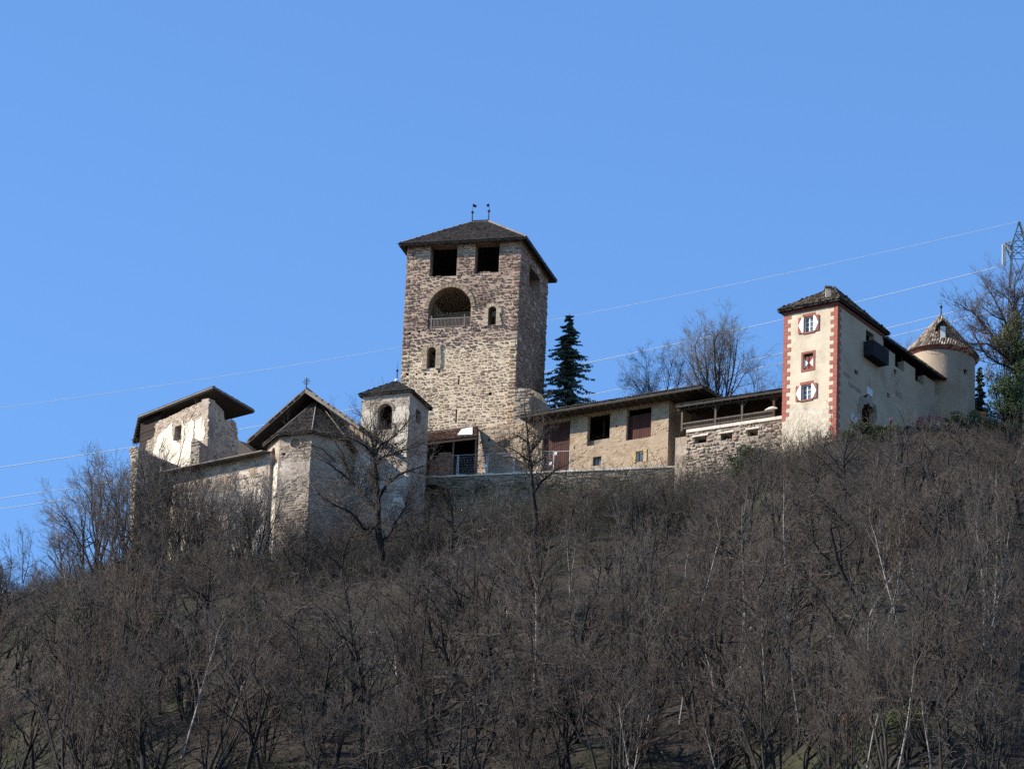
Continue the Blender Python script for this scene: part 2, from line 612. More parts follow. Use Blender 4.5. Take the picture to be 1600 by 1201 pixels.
# ------------------------------------------------------------------ the great tower
def great_tower():
    N = at(822, 373, 374)
    z = N.z
    A, B = atz(623, 384, z), atz(870, 442, z)
    D = A + B - N
    eave = [A, N, B, D]
    wq = quad_inset(eave, .6)
    zb = footing(wq)
    c = (A + B) / 2
    ax = (N - A).normalized()
    half = 13.5 * .0518 / .97
    zr = height_for((c.x, c.y), 350)
    ridge = [Vector((c.x, c.y, zr)) - ax * half, Vector((c.x, c.y, zr)) + ax * half]
    root = thing('stone_tower', 'tall square rubble stone tower with hipped shingle roof and arched loggia', 'tower', (c.x, c.y, zb))
    roof, facets = hip_roof(root, eave, ridge, .16)
    tint = lambda r: jitter_colour((.058, .048, .043), r, .35, .06)
    mb = MB()
    for f in facets:
        lay_tiles(mb, f, r_ := random.Random(3), .26, .20, tint)
    tag(mb.build('shingles', 'shingle', roof), kind='stuff')
    up = Vector((0, 0, .22))
    for i, e in enumerate(eave):
        MB().bar(e + up, ridge[0 if i in (0, 3) else 1] + up, .09, 6).build('hip_cap', 'timber_grey', roof)
    MB().bar(ridge[0] + up, ridge[1] + up, .1, 6).build('ridge_cap', 'timber_grey', roof)
    h = .55 * (zr - z) / 5.0
    zt = z + h + .1
    front, side = Face(wq[0], wq[1]), Face(wq[1], wq[2])
    back, left = Face(wq[2], wq[3]), Face(wq[3], wq[0])
    R1 = front.rect(672, 386, 714, 432); R1 = (R1[0], R1[1], R1[2], z + .12)
    R2 = front.rect(742, 382, 780, 427); R2 = (R2[0], R2[1], R2[2], z + .12)
    LG = front.rect(669.5, 449, 736, 512)
    W1 = front.rect(763, 479, 775.5, 507.5)
    W2 = front.rect(667.5, 542.5, 681, 575)
    S1 = front.rect(715.5, 588, 718, 601)
    S2 = front.rect(711.5, 639, 714, 661)
    fh = [rect_poly(R1), rect_poly(R2), arch_poly(LG, 14, rise=(LG[2] - LG[0]) * .52), arch_poly(W1), arch_poly(W2), rect_poly(S1), rect_poly(S2)]
    for px, py, s in ((651, 584.5, 1.6), (665, 584, 2), (686, 581, 2), (636.5, 584.5, 2.2), (721, 430, 1.3), (784, 427, 1.5), (766, 615, 2.6), (640, 521, 2), (655, 518, 1.8)):
        fh.append(rect_poly(front.rect(px - s, py - s, px + s, py + s)))
    SR = side.rect(823, 408, 845, 458)
    sh = [rect_poly((side.len * .32, SR[1], side.len * .72, z - .9))]
    flen, slen = front.len, side.len
    fo = [(0, zb), (flen, zb), (flen, zt), (0, zt)]
    so = [(0, zb), (slen, zb), (slen, zt), (0, zt)]
    mb = MB()
    zsp = front.uz(720, 536)[1]
    mid = lambda h: sum(p[1] for p in h) / len(h)
    mb.wall(front, [(0, zb), (flen, zb), (flen, zsp), (0, zsp)], [h for h in fh if mid(h) < zsp], depth=1.0, reveal=(.55, .52, .5))
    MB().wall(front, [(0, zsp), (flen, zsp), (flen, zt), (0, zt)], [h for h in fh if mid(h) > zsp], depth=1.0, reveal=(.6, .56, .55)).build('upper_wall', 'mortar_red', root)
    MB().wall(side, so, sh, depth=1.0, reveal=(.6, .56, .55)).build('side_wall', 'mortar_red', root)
    mb.wall(back, [(0, zb), (back.len, zb), (back.len, zt), (0, zt)])
    mb.wall(left, [(0, zb), (left.len, zb), (left.len, zt), (0, zt)])
    for zz in (LG[1] - .05, R1[1] - .1):   # floors behind the loggia and the top openings
        mb.poly([Vector((p.x, p.y, zz)) for p in quad_inset(wq, .9)])
    mb.build('wall', 'mortar', root)
    zband0, zband1 = front.uz(720, 545)[1], front.uz(720, 513)[1]
    def colour(u, zz, r):
        lim = zband0 + .35 * math.sin(u * 1.9) + (.9 if u > flen * .62 else 0)
        if zz < lim:
            base = r.choice([(.34, .235, .155), (.28, .19, .125), (.43, .315, .21), (.22, .145, .10), (.52, .40, .275)])
        elif zz < zband1 + .2:
            base = r.choice([(.17, .105, .09), (.21, .135, .11), (.14, .085, .075), (.38, .28, .22)])
        else:
            base = r.choice([(.28, .175, .125), (.24, .145, .11), (.35, .24, .175), (.19, .11, .085), (.41, .305, .22)])
        return jitter_colour(base, r, .18)
    r = random.Random(11)
    big = []
    for a, c_ in ((-.02, .62), (flen - .62, flen + .02)):
        big += lay_stones(front, [(a, zb), (c_, zb), (c_, zt), (a, zt)], fh, r, (.24, .40), (.45, .75), colour, (.03, .09), .05, 1.0)
    lot_f = big + lay_stones(front, [(.60, zb), (flen - .60, zb), (flen - .60, zt), (.60, zt)], fh, r, (.14, .25), (.22, .6), colour, lambda zz: (.005, .045) if zz < zband0 else (.02, .09), .07, .95, wild=1.7)
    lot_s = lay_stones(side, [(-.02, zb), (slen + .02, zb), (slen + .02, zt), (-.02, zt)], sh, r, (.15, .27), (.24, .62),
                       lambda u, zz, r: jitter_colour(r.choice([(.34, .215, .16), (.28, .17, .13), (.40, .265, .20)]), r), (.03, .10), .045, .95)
    lot_l = lay_stones(left, [(-.02, zb), (left.len + .02, zb), (left.len + .02, zt), (-.02, zt)], [], r, (.18, .3), (.35, .8),
                       lambda u, zz, r: jitter_colour((.25, .175, .13), r), (.03, .10), .045, .9)
    build_stones([(front, lot_f), (side, lot_s), (left, lot_l)], root)
    # arch stones of the loggia, pale stone jambs of the small window
    m, hw = (LG[0] + LG[2]) / 2, (LG[2] - LG[0]) / 2
    rise = hw * 1.04
    zs = LG[3] - rise
    nv = 19
    for k in range(nv):
        t0, t1 = math.pi * (k + .06) / nv, math.pi * (k + .94) / nv
        q = [(m + hw * math.cos(t), zs + rise * math.sin(t)) for t in (t0, t1)]
        q2 = [(m + (hw + .34) * math.cos(t), zs + (rise + .34) * math.sin(t)) for t in (t1, t0)]
        mb = MB()
        ring = q + q2
        col = jitter_colour((.36, .27, .19), r, .2)
        mb.hexa([front.w(u, v, -.05) for u, v in ring], [front.w(u, v, .085 + r.uniform(0, .03)) for u, v in ring], col)
        mb.build('arch_stone', 'stone', root)
    for (Wd, cl) in ((W1, (.50, .42, .30)), (W2, (.42, .34, .24))):
        zz = Wd[1] - .1
        while zz < Wd[3] - .3:
            hh = r.uniform(.3, .5)
            for sd in (-1, 1):
                ww = r.uniform(.25, .55)
                a = Wd[0] - ww if sd < 0 else Wd[2]
                MB().fbox(front, a, a + ww, zz, zz + hh - .03, -.1, .095 + r.uniform(0, .02), jitter_colour(cl, r, .12)).build('jamb_stone', 'stone', root)
            zz += hh
        m, hw = (Wd[0] + Wd[2]) / 2, (Wd[2] - Wd[0]) / 2
        for k in range(7):
            t0, t1 = math.pi * (k + .08) / 7, math.pi * (k + .92) / 7
            ring = [(m + hw * math.cos(t), Wd[3] - hw + hw * math.sin(t)) for t in (t0, t1)] + [(m + (hw + .3) * math.cos(t), Wd[3] - hw + (hw + .3) * math.sin(t)) for t in (t1, t0)]
            MB().hexa([front.w(u, v, -.05) for u, v in ring], [front.w(u, v, .09) for u, v in ring], jitter_colour(cl, r, .15)).build('arch_stone', 'stone', root)
    # parapet stones left on the sill of the right top opening
    for k in range(5):
        u = R2[0] + (R2[2] - R2[0]) * (.15 + .17 * k)
        MB().fbox(front, u, u + .3, R2[1] - .05, R2[1] + r.uniform(.05, .28), -.6, -.15, jitter_colour((.27, .2, .15), r)).build('sill_stone', 'stone', root)
    # railing of the loggia
    p0, p1 = front.uz(671, 498)[1], LG[1]
    ua, ub = LG[0] + .05, LG[2] - .05
    rail = MB().fbox(front, ua, ub, p0 - .06, p0 + .03, -.12, -.04).build('railing', 'timber_grey', root)
    MB().fbox(front, ua, ub, p1 + .12, p1 + .18, -.11, -.05).build('bottom_rail', 'timber_grey', rail)
    n = 30
    for k in range(n):
        u = ua + (ub - ua) * (k + .5) / n
        MB().fbox(front, u - .02, u + .02, p1 + .02, p0 - .06, -.1, -.06).build('baluster', 'timber_grey', rail)
    for u in (ua + .25, ub - .5):
        MB().fbox(front, u - .04, u + .04, p1, p0 + .28, -.13, -.05).build('post', 'timber_grey', rail)
    finial(root, ridge[0] + Vector((0, 0, .2)), Vector((ridge[0].x, ridge[0].y, height_for(ridge[0], 319))), .055, .55, .13, .38)
    finial(root, ridge[1] + Vector((0, 0, .2)), Vector((ridge[1].x, ridge[1].y, height_for(ridge[1], 319))), .055, .60, .13, -.25)
    # broken wall stub against the foot of the shaded side
    sf = Face(wq[1] + (wq[1] - wq[2]).normalized() * .9 + (wq[0] - wq[1]).normalized() * .15, wq[1] + (wq[1] - wq[2]).normalized() * .9 - (wq[0] - wq[1]).normalized() * 3)
    stub = MB()
    pts = [sf.uz(x, y) for x, y in ((802, 740), (802, 640), (803, 612), (812, 606), (822, 607), (832, 613), (826, 628), (828, 642), (838, 652), (838, 740))]
    stub.wall(sf, pts, back=1.6)
    st = stub.build('broken_wall', 'pale_rubble', root)
    ls = lay_stones(sf, pts, [], r, (.16, .3), (.25, .6), lambda u, zz, r: jitter_colour(r.choice([(.33, .27, .2), (.26, .2, .15), (.42, .36, .28)]), r), (.03, .14), .05, .75)
    mb = MB()
    for s in ls:
        stone_into(mb, sf, s)
    tag(mb.build('rubble_stones', 'stone', st), kind='stuff')
    sd = Face(wq[1] - (wq[0] - wq[1]).normalized() * 1.5, wq[1] - (wq[0] - wq[1]).normalized() * 4.5)
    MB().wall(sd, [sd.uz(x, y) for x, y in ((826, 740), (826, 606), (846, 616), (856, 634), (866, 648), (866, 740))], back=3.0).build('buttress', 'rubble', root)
    return dict(root=root, front=front, side=side, wq=wq, zb=zb)
TOWER = great_tower()

def sheet(root, f, pts, d, m, name='plaster_patch'):
    pts = [f.uz(x, y) for x, y in pts]
    pts = [(min(max(u, .02), f.len - .02), z) for u, z in pts]
    rr, out = random.Random(len(pts) * 31 + int(pts[0][1] * 100)), []
    for (a, b), (c, e) in zip(pts, pts[1:] + pts[:1]):
        n = max(1, int(math.hypot(c - a, e - b) / .22))
        on_edge = (a < .05 and c < .05) or (a > f.len - .05 and c > f.len - .05)
        for k in range(n):
            t = k / n
            j = 0 if on_edge else .09
            out.append((a + (c - a) * t + rr.uniform(-j, j), b + (e - b) * t + rr.uniform(-j, j)))
    o = MB().wall(f, out, back=d + .02).build(name, m, root)
    o.location = f.n * d
    return o

# ------------------------------------------------------------------ bell tower
def bell_tower():
    N = at(643.5, 611, 361.5)
    z = N.z
    A, B = atz(560, 618.5, z), atz(676, 641, z)
    D = A + B - N
    eave = [A, N, B, D]
    wq = quad_inset(eave, .24)
    zb = footing(wq)
    c = (A + B) / 2
    apex = Vector((c.x, c.y, height_for(c, 598)))
    root = thing('bell_tower', 'small square plastered bell tower with arched opening and pyramid roof', 'tower', (c.x, c.y, zb))
    roof, facets = hip_roof(root, eave, [apex, apex], .13)
    mb = MB()
    for f in facets:
        lay_tiles(mb, f, random.Random(5), .22, .18, lambda r: jitter_colour((.05, .046, .044), r, .3))
    tag(mb.build('shingles', 'shingle', roof), kind='stuff')
    for e in eave:
        MB().bar(e + Vector((0, 0, .17)), apex + Vector((0, 0, .17)), .06, 6).build('hip_cap', 'roof_dark', roof)
    MB().bar(apex + Vector((0, 0, .1)), apex + Vector((0, 0, .34)), .22, 8, .12).build('roof_cap', 'galv', roof)
    finial(root, apex + Vector((0, 0, .3)), Vector((apex.x, apex.y, height_for(apex, 566))), .05, .52, .11)
    zt = z + .2
    F = [Face(wq[0], wq[1]), Face(wq[1], wq[2]), Face(wq[2], wq[3]), Face(wq[3], wq[0])]
    ow = F[0].rect(590, 631, 612.5, 671)
    sw = F[1].rect(650, 640, 656, 662)
    holes = [[arch_poly(ow)], [rect_poly((F[1].len * .35, sw[1], F[1].len * .62, sw[3]))], [], []]
    mb = MB()
    for f, h in zip(F, holes):
        mb.wall(f, [(0, zb), (f.len, zb), (f.len, zt), (0, zt)], h, .5)
    mb.poly([Vector((p.x, p.y, ow[1])) for p in wq])
    mb.build('wall', 'plaster_grey', root)
    # plaster patches still in place, irregular sheets standing proud of the rough wall
    sheet(root, F[0], [(614, 650), (618, 640), (628, 634), (639, 631), (639, 660), (638, 690), (634, 716), (624, 706), (618, 690), (615, 672)], .03, 'plaster_white')
    sheet(root, F[0], [(562, 652), (568, 642), (578, 640), (586, 648), (586, 668), (578, 676), (566, 670)], .03, 'plaster_white')
    r = random.Random(21)
    ls = lay_stones(F[0], [F[0].uz(x, y) for x, y in ((562, 800), (636, 800), (637, 720), (562, 690))], [], r, (.18, .3), (.25, .6),
                    lambda u, zz, r: jitter_colour((.36, .31, .25), r), (.01, .05), .05, .5)
    ls += lay_stones(F[0], [F[0].uz(x, y) for x, y in ((563, 640), (588, 636), (612, 632), (640, 628), (641, 616), (564, 623))], [holes[0][0]], r, (.15, .25), (.25, .5),
                     lambda u, zz, r: jitter_colour((.36, .30, .235), r), (.01, .05), .05, .6)
    mb = MB()
    for s in ls:
        stone_into(mb, F[0], s)
    tag(mb.build('rubble_stones', 'stone', root), kind='stuff')
    # surround of the arched opening
    m, hw = (ow[0] + ow[2]) / 2, (ow[2] - ow[0]) / 2
    for k in range(11):
        t0, t1 = math.pi * (k + .06) / 11, math.pi * (k + .94) / 11
        ring = [(m + hw * math.cos(t), ow[3] - hw + hw * math.sin(t)) for t in (t0, t1)] + [(m + (hw + .22) * math.cos(t), ow[3] - hw + (hw + .22) * math.sin(t)) for t in (t1, t0)]
        MB().hexa([F[0].w(u, v, -.05) for u, v in ring], [F[0].w(u, v, .06) for u, v in ring], jitter_colour((.33, .27, .2), r)).build('arch_stone', 'stone', root)
    bell = MB()
    bc = Vector((c.x, c.y, ow[1] + 1.1))
    prof = [(.12, .45), (.2, .35), (.24, .1), (.34, -.2), (.42, -.3)]
    rings = [[bc + Vector((a * math.cos(k * math.pi / 5), a * math.sin(k * math.pi / 5), b)) for k in range(10)] for a, b in prof]
    for a, b in zip(rings, rings[1:]):
        for k in range(10):
            bell.poly([a[k], b[k], b[(k + 1) % 10], a[(k + 1) % 10]])
    b = bell.build('bell', 'iron', root, True)
    MB().bar(F[1].w(F[1].len * .5, bc.z + .5, -.1), F[3].w(F[3].len * .5, bc.z + .5, -.1), .08).build('bell_beam', 'timber_dark', root)
    return dict(root=root, F=F, z=z)
BELL = bell_tower()

# ------------------------------------------------------------------ chapel
def chapel():
    V2 = at(487.5, 678, 359.5)
    z = V2.z
    V1 = atz(437.5, 682.5, z)
    d12 = (V2 - V1)
    s = d12.length
    an = math.atan2(d12.y, d12.x)
    turn = R(47)
    def go(p, a, l):
        return p + Vector((math.cos(a), math.sin(a), 0)) * l
    V0 = go(V1, an + math.pi - turn, s)          # back left
    V3 = go(V2, an + turn, s)
    V4 = go(V3, an + 2 * turn, s * 1.3)
    Vm = go(V0, an + math.pi - 2 * turn, s * 1.3)
    zb = footing([V0, V1, V2, V3])
    c = (V1 + V2) / 2
    root = thing('chapel', 'chapel with polygonal stone choir, tiled choir roof and steep gabled nave roof', 'chapel', (c.x, c.y, zb))
    # nave gable: eave ends and ridge seen at the picture positions of the verge
    gN = Face(go(V0, an + math.pi - 2 * turn, s * .9), go(V3, an + 2 * turn, s * .9))
    ey = (V0.y + V3.y) / 2 + 1.6
    apx = at(483, 612, ey)
    eL, eR = atz(387, 693, at(387, 693, ey + 2.0).z), None
    zl = eL.z
    eR = atz(562, 669, zl)
    mid = (eL + eR) / 2
    apx = Vector((mid.x, mid.y, height_for(mid, 612)))
    gd = (eR - eL).normalized()
    back = Vector((-gd.y, gd.x, 0))
    L = 9.5
    th = Vector((0, 0, .22))
    roof = MB()
    for a in (eL, eR):
        q = [a, apx, apx + back * L, a + back * L]
        roof.hexa(q, [p + th for p in q])
    roof = roof.build('roof', 'roof_dark', root)
    mb = MB()
    lay_tiles(mb, [eL + th, eL + back * L + th, apx + back * L + th, apx + th], random.Random(2), .24, .18, lambda r: jitter_colour((.09, .075, .065), r, .3))
    lay_tiles(mb, [eR + th, eR + back * L + th, apx + back * L + th, apx + th], random.Random(4), .24, .18, lambda r: jitter_colour((.09, .075, .065), r, .3))
    tag(mb.build('tiles', 'shingle', roof), kind='stuff')
    o = -back * .06
    for a, m in ((eL, 'timber_dark'), (eR, 'timber_grey')):
        d = (apx - a).normalized()
        MB().hexa([a + o + Vector((0, 0, -.12)), apx + o + Vector((0, 0, -.12)), apx + o + Vector((0, 0, .26)), a + o + Vector((0, 0, .26))],
                  [p - back * .05 for p in (a + o + Vector((0, 0, -.12)), apx + o + Vector((0, 0, -.12)), apx + o + Vector((0, 0, .26)), a + o + Vector((0, 0, .26)))]).build('verge_board', m, roof)
    for k in range(9):                                             # pale mortared verge tiles
        t = (k + .2) / 9
        for a in (eL, eR):
            if rng.random() < (.45 if a is eL else .9):
                p = a.lerp(apx, t) + o * 2 + Vector((0, 0, .23))
                q = a.lerp(apx, t + .085) + o * 2 + Vector((0, 0, .23))
                MB().bar(p, q, .09, 5).build('verge_tile', 'timber_grey', roof)
    # gable wall and nave walls
    inset = gd * .7
    wl, wr = eL + inset + back * 1.9, eR - inset + back * 1.9
    gf = Face(wl, wr)
    zin = zl + .7 * (apx.z - zl) / (mid - eL).length
    mbw = MB()
    mbw.wall(gf, [(0, zb), (gf.len, zb), (gf.len, zin - .05), (gf.len / 2, apx.z - .05), (0, zin - .05)])
    for a, b in ((wr, wr + back * (L - 1.4)), (wr + back * (L - 1.4), wl + back * (L - 1.4)), (wl + back * (L - 1.4), wl)):
        f = Face(a, b)
        mbw.wall(f, [(0, zb), (f.len, zb), (f.len, zin - .05), (0, zin - .05)])
    mbw.build('nave_wall', 'plaster_grey', root)
    # choir
    ring = [Vm, V0, V1, V2, V3, V4]
    faces = [Face(a, b) for a, b in zip(ring, ring[1:])]
    wz = z + .25
    aw = faces[1].rect(425, 697, 434, 726)
    lw = (faces[1].len * .30, aw[1], faces[1].len * .70, aw[3])
    ru, rz = faces[2].uz(461.5, 692)
    rr = .42
    rose = [(ru + rr * math.cos(2 * math.pi * k / 20), rz + rr * math.sin(2 * math.pi * k / 20)) for k in range(20)]
    hol = {1: [arch_poly(lw, 10, (lw[2] - lw[0]) * .9)], 2: [rose, rect_poly(faces[2].rect(441, 707, 446, 711))]}
    mbw = MB()
    for i, f in enumerate(faces):
        mbw.wall(f, [(0, zb), (f.len, zb), (f.len, wz), (0, wz)], hol.get(i, []), .35)
    ch = mbw.build('choir_wall', 'pale_rubble', root)
    # blocked rose window and window backing
    MB().wall(faces[2], rose).build('round_window', 'plaster_grey', root).location = faces[2].n * -.3
    MB().wall(faces[1], arch_poly(lw, 10, (lw[2] - lw[0]) * .9)).build('window_infill', 'plaster_grey', root).location = faces[1].n * -.3
    mb = MB()
    for k in range(20):
        a0, a1 = 2 * math.pi * k / 20, 2 * math.pi * (k + 1) / 20
        rg = [(ru + q * math.cos(t), rz + q * math.sin(t)) for q, t in ((rr, a0), (rr, a1), (rr + .13, a1), (rr + .13, a0))]
        mb.hexa([faces[2].w(u, v, -.05) for u, v in rg], [faces[2].w(u, v, .05) for u, v in rg])
    mb.build('window_ring', 'plaster_grey', root)
    sheet(root, faces[2], [(438, 720), (452, 717), (470, 719), (487, 716), (487, 742), (478, 748), (468, 744), (458, 752), (446, 760), (438, 770)], .03, 'plaster_grey')
    sheet(root, faces[1], [(420, 760), (422, 730), (430, 726), (437, 722), (436, 760), (434, 800), (430, 850), (426, 868), (418, 860), (418, 800)], .03, 'plaster_white')
    # low plinth stepping out of the choir wall
    r = random.Random(31)
    lots = []
    for i, f in enumerate(faces):
        ls = lay_stones(f, [(0, zb), (f.len, zb), (f.len, wz - 1.0), (0, wz - 1.0)], hol.get(i, []), r, (.16, .28), (.25, .6),
                        lambda u, zz, r: jitter_colour(r.choice([(.36, .30, .24), (.30, .25, .2), (.42, .36, .3)]), r), (.01, .06), .05, .62)
        lots.append((f, ls))
    mb = MB()
    for f, ls in lots:
        for s_ in ls:
            stone_into(mb, f, s_)
    tag(mb.build('rubble_stones', 'stone', ch), kind='stuff')
    # choir roof: facets from the eave ring to a point on the gable
    ap = gf.w(gf.len / 2, 0)
    ap = Vector((ap.x, ap.y, height_for(ap, 628)))
    cen = Vector((ap.x, ap.y, z))
    ev = [p + (p - cen).normalized() * .42 for p in ring]
    rf = MB()
    up = Vector((0, 0, .12))
    for a, b in zip(ev, ev[1:]):
        rf.poly([a + up, b + up, ap + up])
        rf.poly([b, a, ap])
        rf.poly([a, b, b + up, a + up])
    rf = rf.build('choir_roof', 'roof_dark', root)
    mb = MB()
    rr_ = random.Random(8)
    for a, b in zip(ev, ev[1:]):
        lay_tiles(mb, [a + up, b + up, ap + up], rr_, .17, .17, lambda r: jitter_colour(r.choice([(.105, .088, .073), (.075, .062, .053), (.135, .112, .093)]), r, .25), .03, .06)
    tag(mb.build('choir_tiles', 'shingle', rf), kind='stuff')
    for e in ev:
        MB().bar(e + up * 1.6, ap + up * 1.6, .06, 6).build('hip_tile', 'timber_grey', rf)
    # cross on the ridge
    base, tip = apx + Vector((0, 0, .2)), Vector((apx.x, apx.y, height_for(apx, 590)))
    cr = MB()
    cr.bar(base, tip, .045, 6)
    for t, w_ in ((.50, .22), (.68, .34), (.84, .24)):
        p = base.lerp(tip, t)
        cr.bar(p - gd * w_, p + gd * w_, .035, 5)
    cr.build('ridge_cross', 'iron', root)
    return dict(root=root, V0=V0, z=z, zb=zb, wl=wl, back=back)
CHAPEL = chapel()

# ------------------------------------------------------------------ ruined palace at the west end
def ruin():
    N = at(333, 608, 371)
    z = N.z
    A, B, D = atz(217, 654, z), atz(397, 645, z), atz(208, 694, z)
    eave = [A, N, B, D]
    c = sum(eave, Vector()) / 4
    root = thing('ruined_palace', 'roofed ruin with bright white plaster remains and one small window', 'ruin', (c.x, c.y, at(300, 760, 371).z))
    apex = Vector((c.x, c.y, z + 1.0))
    roof, facets = hip_roof(root, eave, [apex, apex], .2)
    mb = MB()
    for f in facets:
        lay_tiles(mb, f, random.Random(9), .28, .24, lambda r: jitter_colour((.085, .07, .06), r, .3))
    tag(mb.build('shingles', 'shingle', roof), kind='stuff')
    for a, b in ((A, N), (N, B), (D, A)):           # pale fascia strip
        n = Vector(((b - a).y, -(b - a).x, 0)).normalized()
        MB().hexa([a + n * .02 + Vector((0, 0, .1)), b + n * .02 + Vector((0, 0, .1)), b + n * .02 + Vector((0, 0, .19)), a + n * .02 + Vector((0, 0, .19))],
                  [p + n * .06 for p in (a + n * .02 + Vector((0, 0, .1)), b + n * .02 + Vector((0, 0, .1)), b + n * .02 + Vector((0, 0, .19)), a + n * .02 + Vector((0, 0, .19)))]).build('fascia', 'timber_grey', roof)
    for k in range(9):                               # rafters under the west overhang
        p = D.lerp(A, (k + .5) / 9)
        q = B.lerp(N, (k + .5) / 9)
        d = (q - p).normalized()
        MB().bar(p + d * .1 + Vector((0, 0, -.02)), p + d * 2.6 + Vector((0, 0, .18)), .07).build('rafter', 'timber_dark', roof)
    wN = at(325.5, 640, 371.6)
    wN = Vector((wN.x, wN.y, 0))
    fdir = (A - N).normalized()
    sdir = (B - N).normalized()
    zb = footing([wN, wN + fdir * 6, wN + sdir * 5], .5)
    front, side = Face(wN + fdir * 8.2, wN), Face(wN, wN + sdir * 6.5)
    fpts = [front.uz(x, y) for x, y in ((322, 760), (324, 700), (325.5, 640), (326, 622), (300, 634), (270, 648), (243, 662), (243, 680), (238, 684), (232, 690), (228, 694), (228, 712), (225, 760))][::-1]
    win = front.rect(272.5, 665, 283, 688)
    front_wall = MB().wall(front, fpts, [rect_poly(win)], back=.7).build('front_wall', 'pale_rubble', root)
    spts = [side.uz(x, y) for x, y in ((322, 760), (326, 640), (326, 622), (334, 627), (342, 634), (349, 642), (351, 656), (362, 656), (369, 660), (371, 680), (374, 690), (376, 696), (380, 712), (382, 760))][::-1]
    MB().wall(side, spts, [rect_poly(side.rect(336, 666, 338, 669)), rect_poly(side.rect(354.5, 677, 357, 681))], back=.7).build('side_wall', 'plaster_grey', root)
    # timber cladding below the west overhang
    cw = Face(Vector((A.x, A.y, 0)) + (N - A).normalized() * .9 + (D - A).normalized() * 4.5, Vector((A.x, A.y, 0)) + (N - A).normalized() * .9 + (D - A).normalized() * .5)
    plank = Face(front.w(-.6, 0, -.5), front.w(2.0, 0, -.5))
    pz0, pz1 = plank.uz(235, 704)[1], z + .4
    n = 9
    for k in range(n):
        a = pz0 + (pz1 - pz0) * k / n
        b = pz0 + (pz1 - pz0) * (k + 1) / n - .03
        MB().fbox(plank, -.8, 1.9, a, b, 0, .05 + .02 * (k % 2), jitter_colour((.03, .022, .018), rng)).build('plank', 'plank_red', root)
    # plaster still on the front
    sheet(root, front, [(244, 694), (247, 682), (254, 676), (262, 668), (270, 661), (272, 690), (284, 690), (284, 658), (292, 661), (300, 655), (304, 664), (303, 678), (300, 690), (299, 740), (290, 736), (275, 730), (258, 722), (246, 714), (240, 706)], .05, 'plaster_white')
    sheet(root, front, [(305, 672), (306, 660), (314, 652), (320, 657), (321, 680), (318, 690), (306, 688)], .05, 'plaster_white')
    r = random.Random(41)
    ls = lay_stones(front, fpts, [rect_poly(win)], r, (.16, .3), (.25, .6), lambda u, zz, r: jitter_colour(r.choice([(.38, .31, .24), (.30, .24, .19), (.46, .40, .33)]), r), (.01, .045), .05, .8)
    ls2 = lay_stones(side, spts, [], r, (.16, .3), (.25, .6), lambda u, zz, r: jitter_colour(r.choice([(.38, .32, .26), (.32, .26, .21), (.46, .40, .34)]), r), (.02, .09), .05, .55)
    mb = MB()
    for s in ls:
        stone_into(mb, front, s)
    for s in ls2:
        stone_into(mb, side, s)
    tag(mb.build('rubble_stones', 'stone', front_wall), kind='stuff')
    wf = MB()
    a, b, cc, d = win
    wf.fbox(front, a, cc, (b + d) / 2 - .05, (b + d) / 2 + .05, -.5, -.42)
    wf.fbox(front, (a + cc) / 2 - .04, (a + cc) / 2 + .04, b, d, -.49, -.43)
    wf.build('window_bar', 'timber_grey', root)
    # stump of a cross wall at the near corner
    st = at(309, 720, 369.8)
    pf = Face(Vector((st.x - .55, st.y + .35, 0)), Vector((st.x + .55, st.y - .2, 0)))
    pts = [pf.uz(x, y) for x, y in ((297, 760), (298, 700), (299, 689), (306, 685), (311, 688), (311, 760))]
    stump = MB().wall(pf, pts, back=1.5).build('wall_stump', 'rubble', root)
    mb = MB()
    for s in lay_stones(pf, pts, [], r, (.16, .28), (.25, .5), lambda u, zz, r: jitter_colour((.30, .25, .2), r), (.02, .09), .04, .8):
        stone_into(mb, pf, s)
    tag(mb.build('stump_stones', 'stone', stump), kind='stuff')
    return root
ruin()

def west_wall():
    """the shaded cross wall with an arch in front of the ruin"""
    S = at(216, 720, 366.3)
    f = Face(S, S + Vector((.735, .678, 0)) * 8.2)
    pts = [f.uz(x, y) for x, y in ((216, 870), (216, 703), (227, 706), (240, 712), (255, 717.5), (270, 724), (285, 730), (301, 735), (301, 870))]
    arch = arch_poly(f.rect(250, 721, 264, 748), 10, .7)
    zb = min(p[1] for p in pts)
    root = thing('cross_wall', 'shaded ruined cross wall with an arched hole before the white ruin', 'wall', (S.x, S.y, zb))
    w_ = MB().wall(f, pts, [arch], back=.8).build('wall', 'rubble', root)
    r = random.Random(43)
    g = Face(S + Vector((-.72, .62, 0)), S)
    gp = [g.uz(x, y) for x, y in ((203, 870), (204, 712), (202, 703), (209, 700), (216, 700), (216, 870))]
    gp = [(min(max(u, -.3), g.len), z) for u, z in gp]
    e_ = MB().wall(g, gp, back=.9).build('wall_end', 'pale_rubble', root)
    mb = MB()
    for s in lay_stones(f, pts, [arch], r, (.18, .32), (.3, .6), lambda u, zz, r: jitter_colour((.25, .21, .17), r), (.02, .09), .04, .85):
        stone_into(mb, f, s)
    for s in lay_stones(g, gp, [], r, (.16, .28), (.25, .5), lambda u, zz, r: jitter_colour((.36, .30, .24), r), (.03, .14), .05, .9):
        stone_into(mb, g, s)
    tag(mb.build('wall_stones', 'stone', w_), kind='stuff')
west_wall()

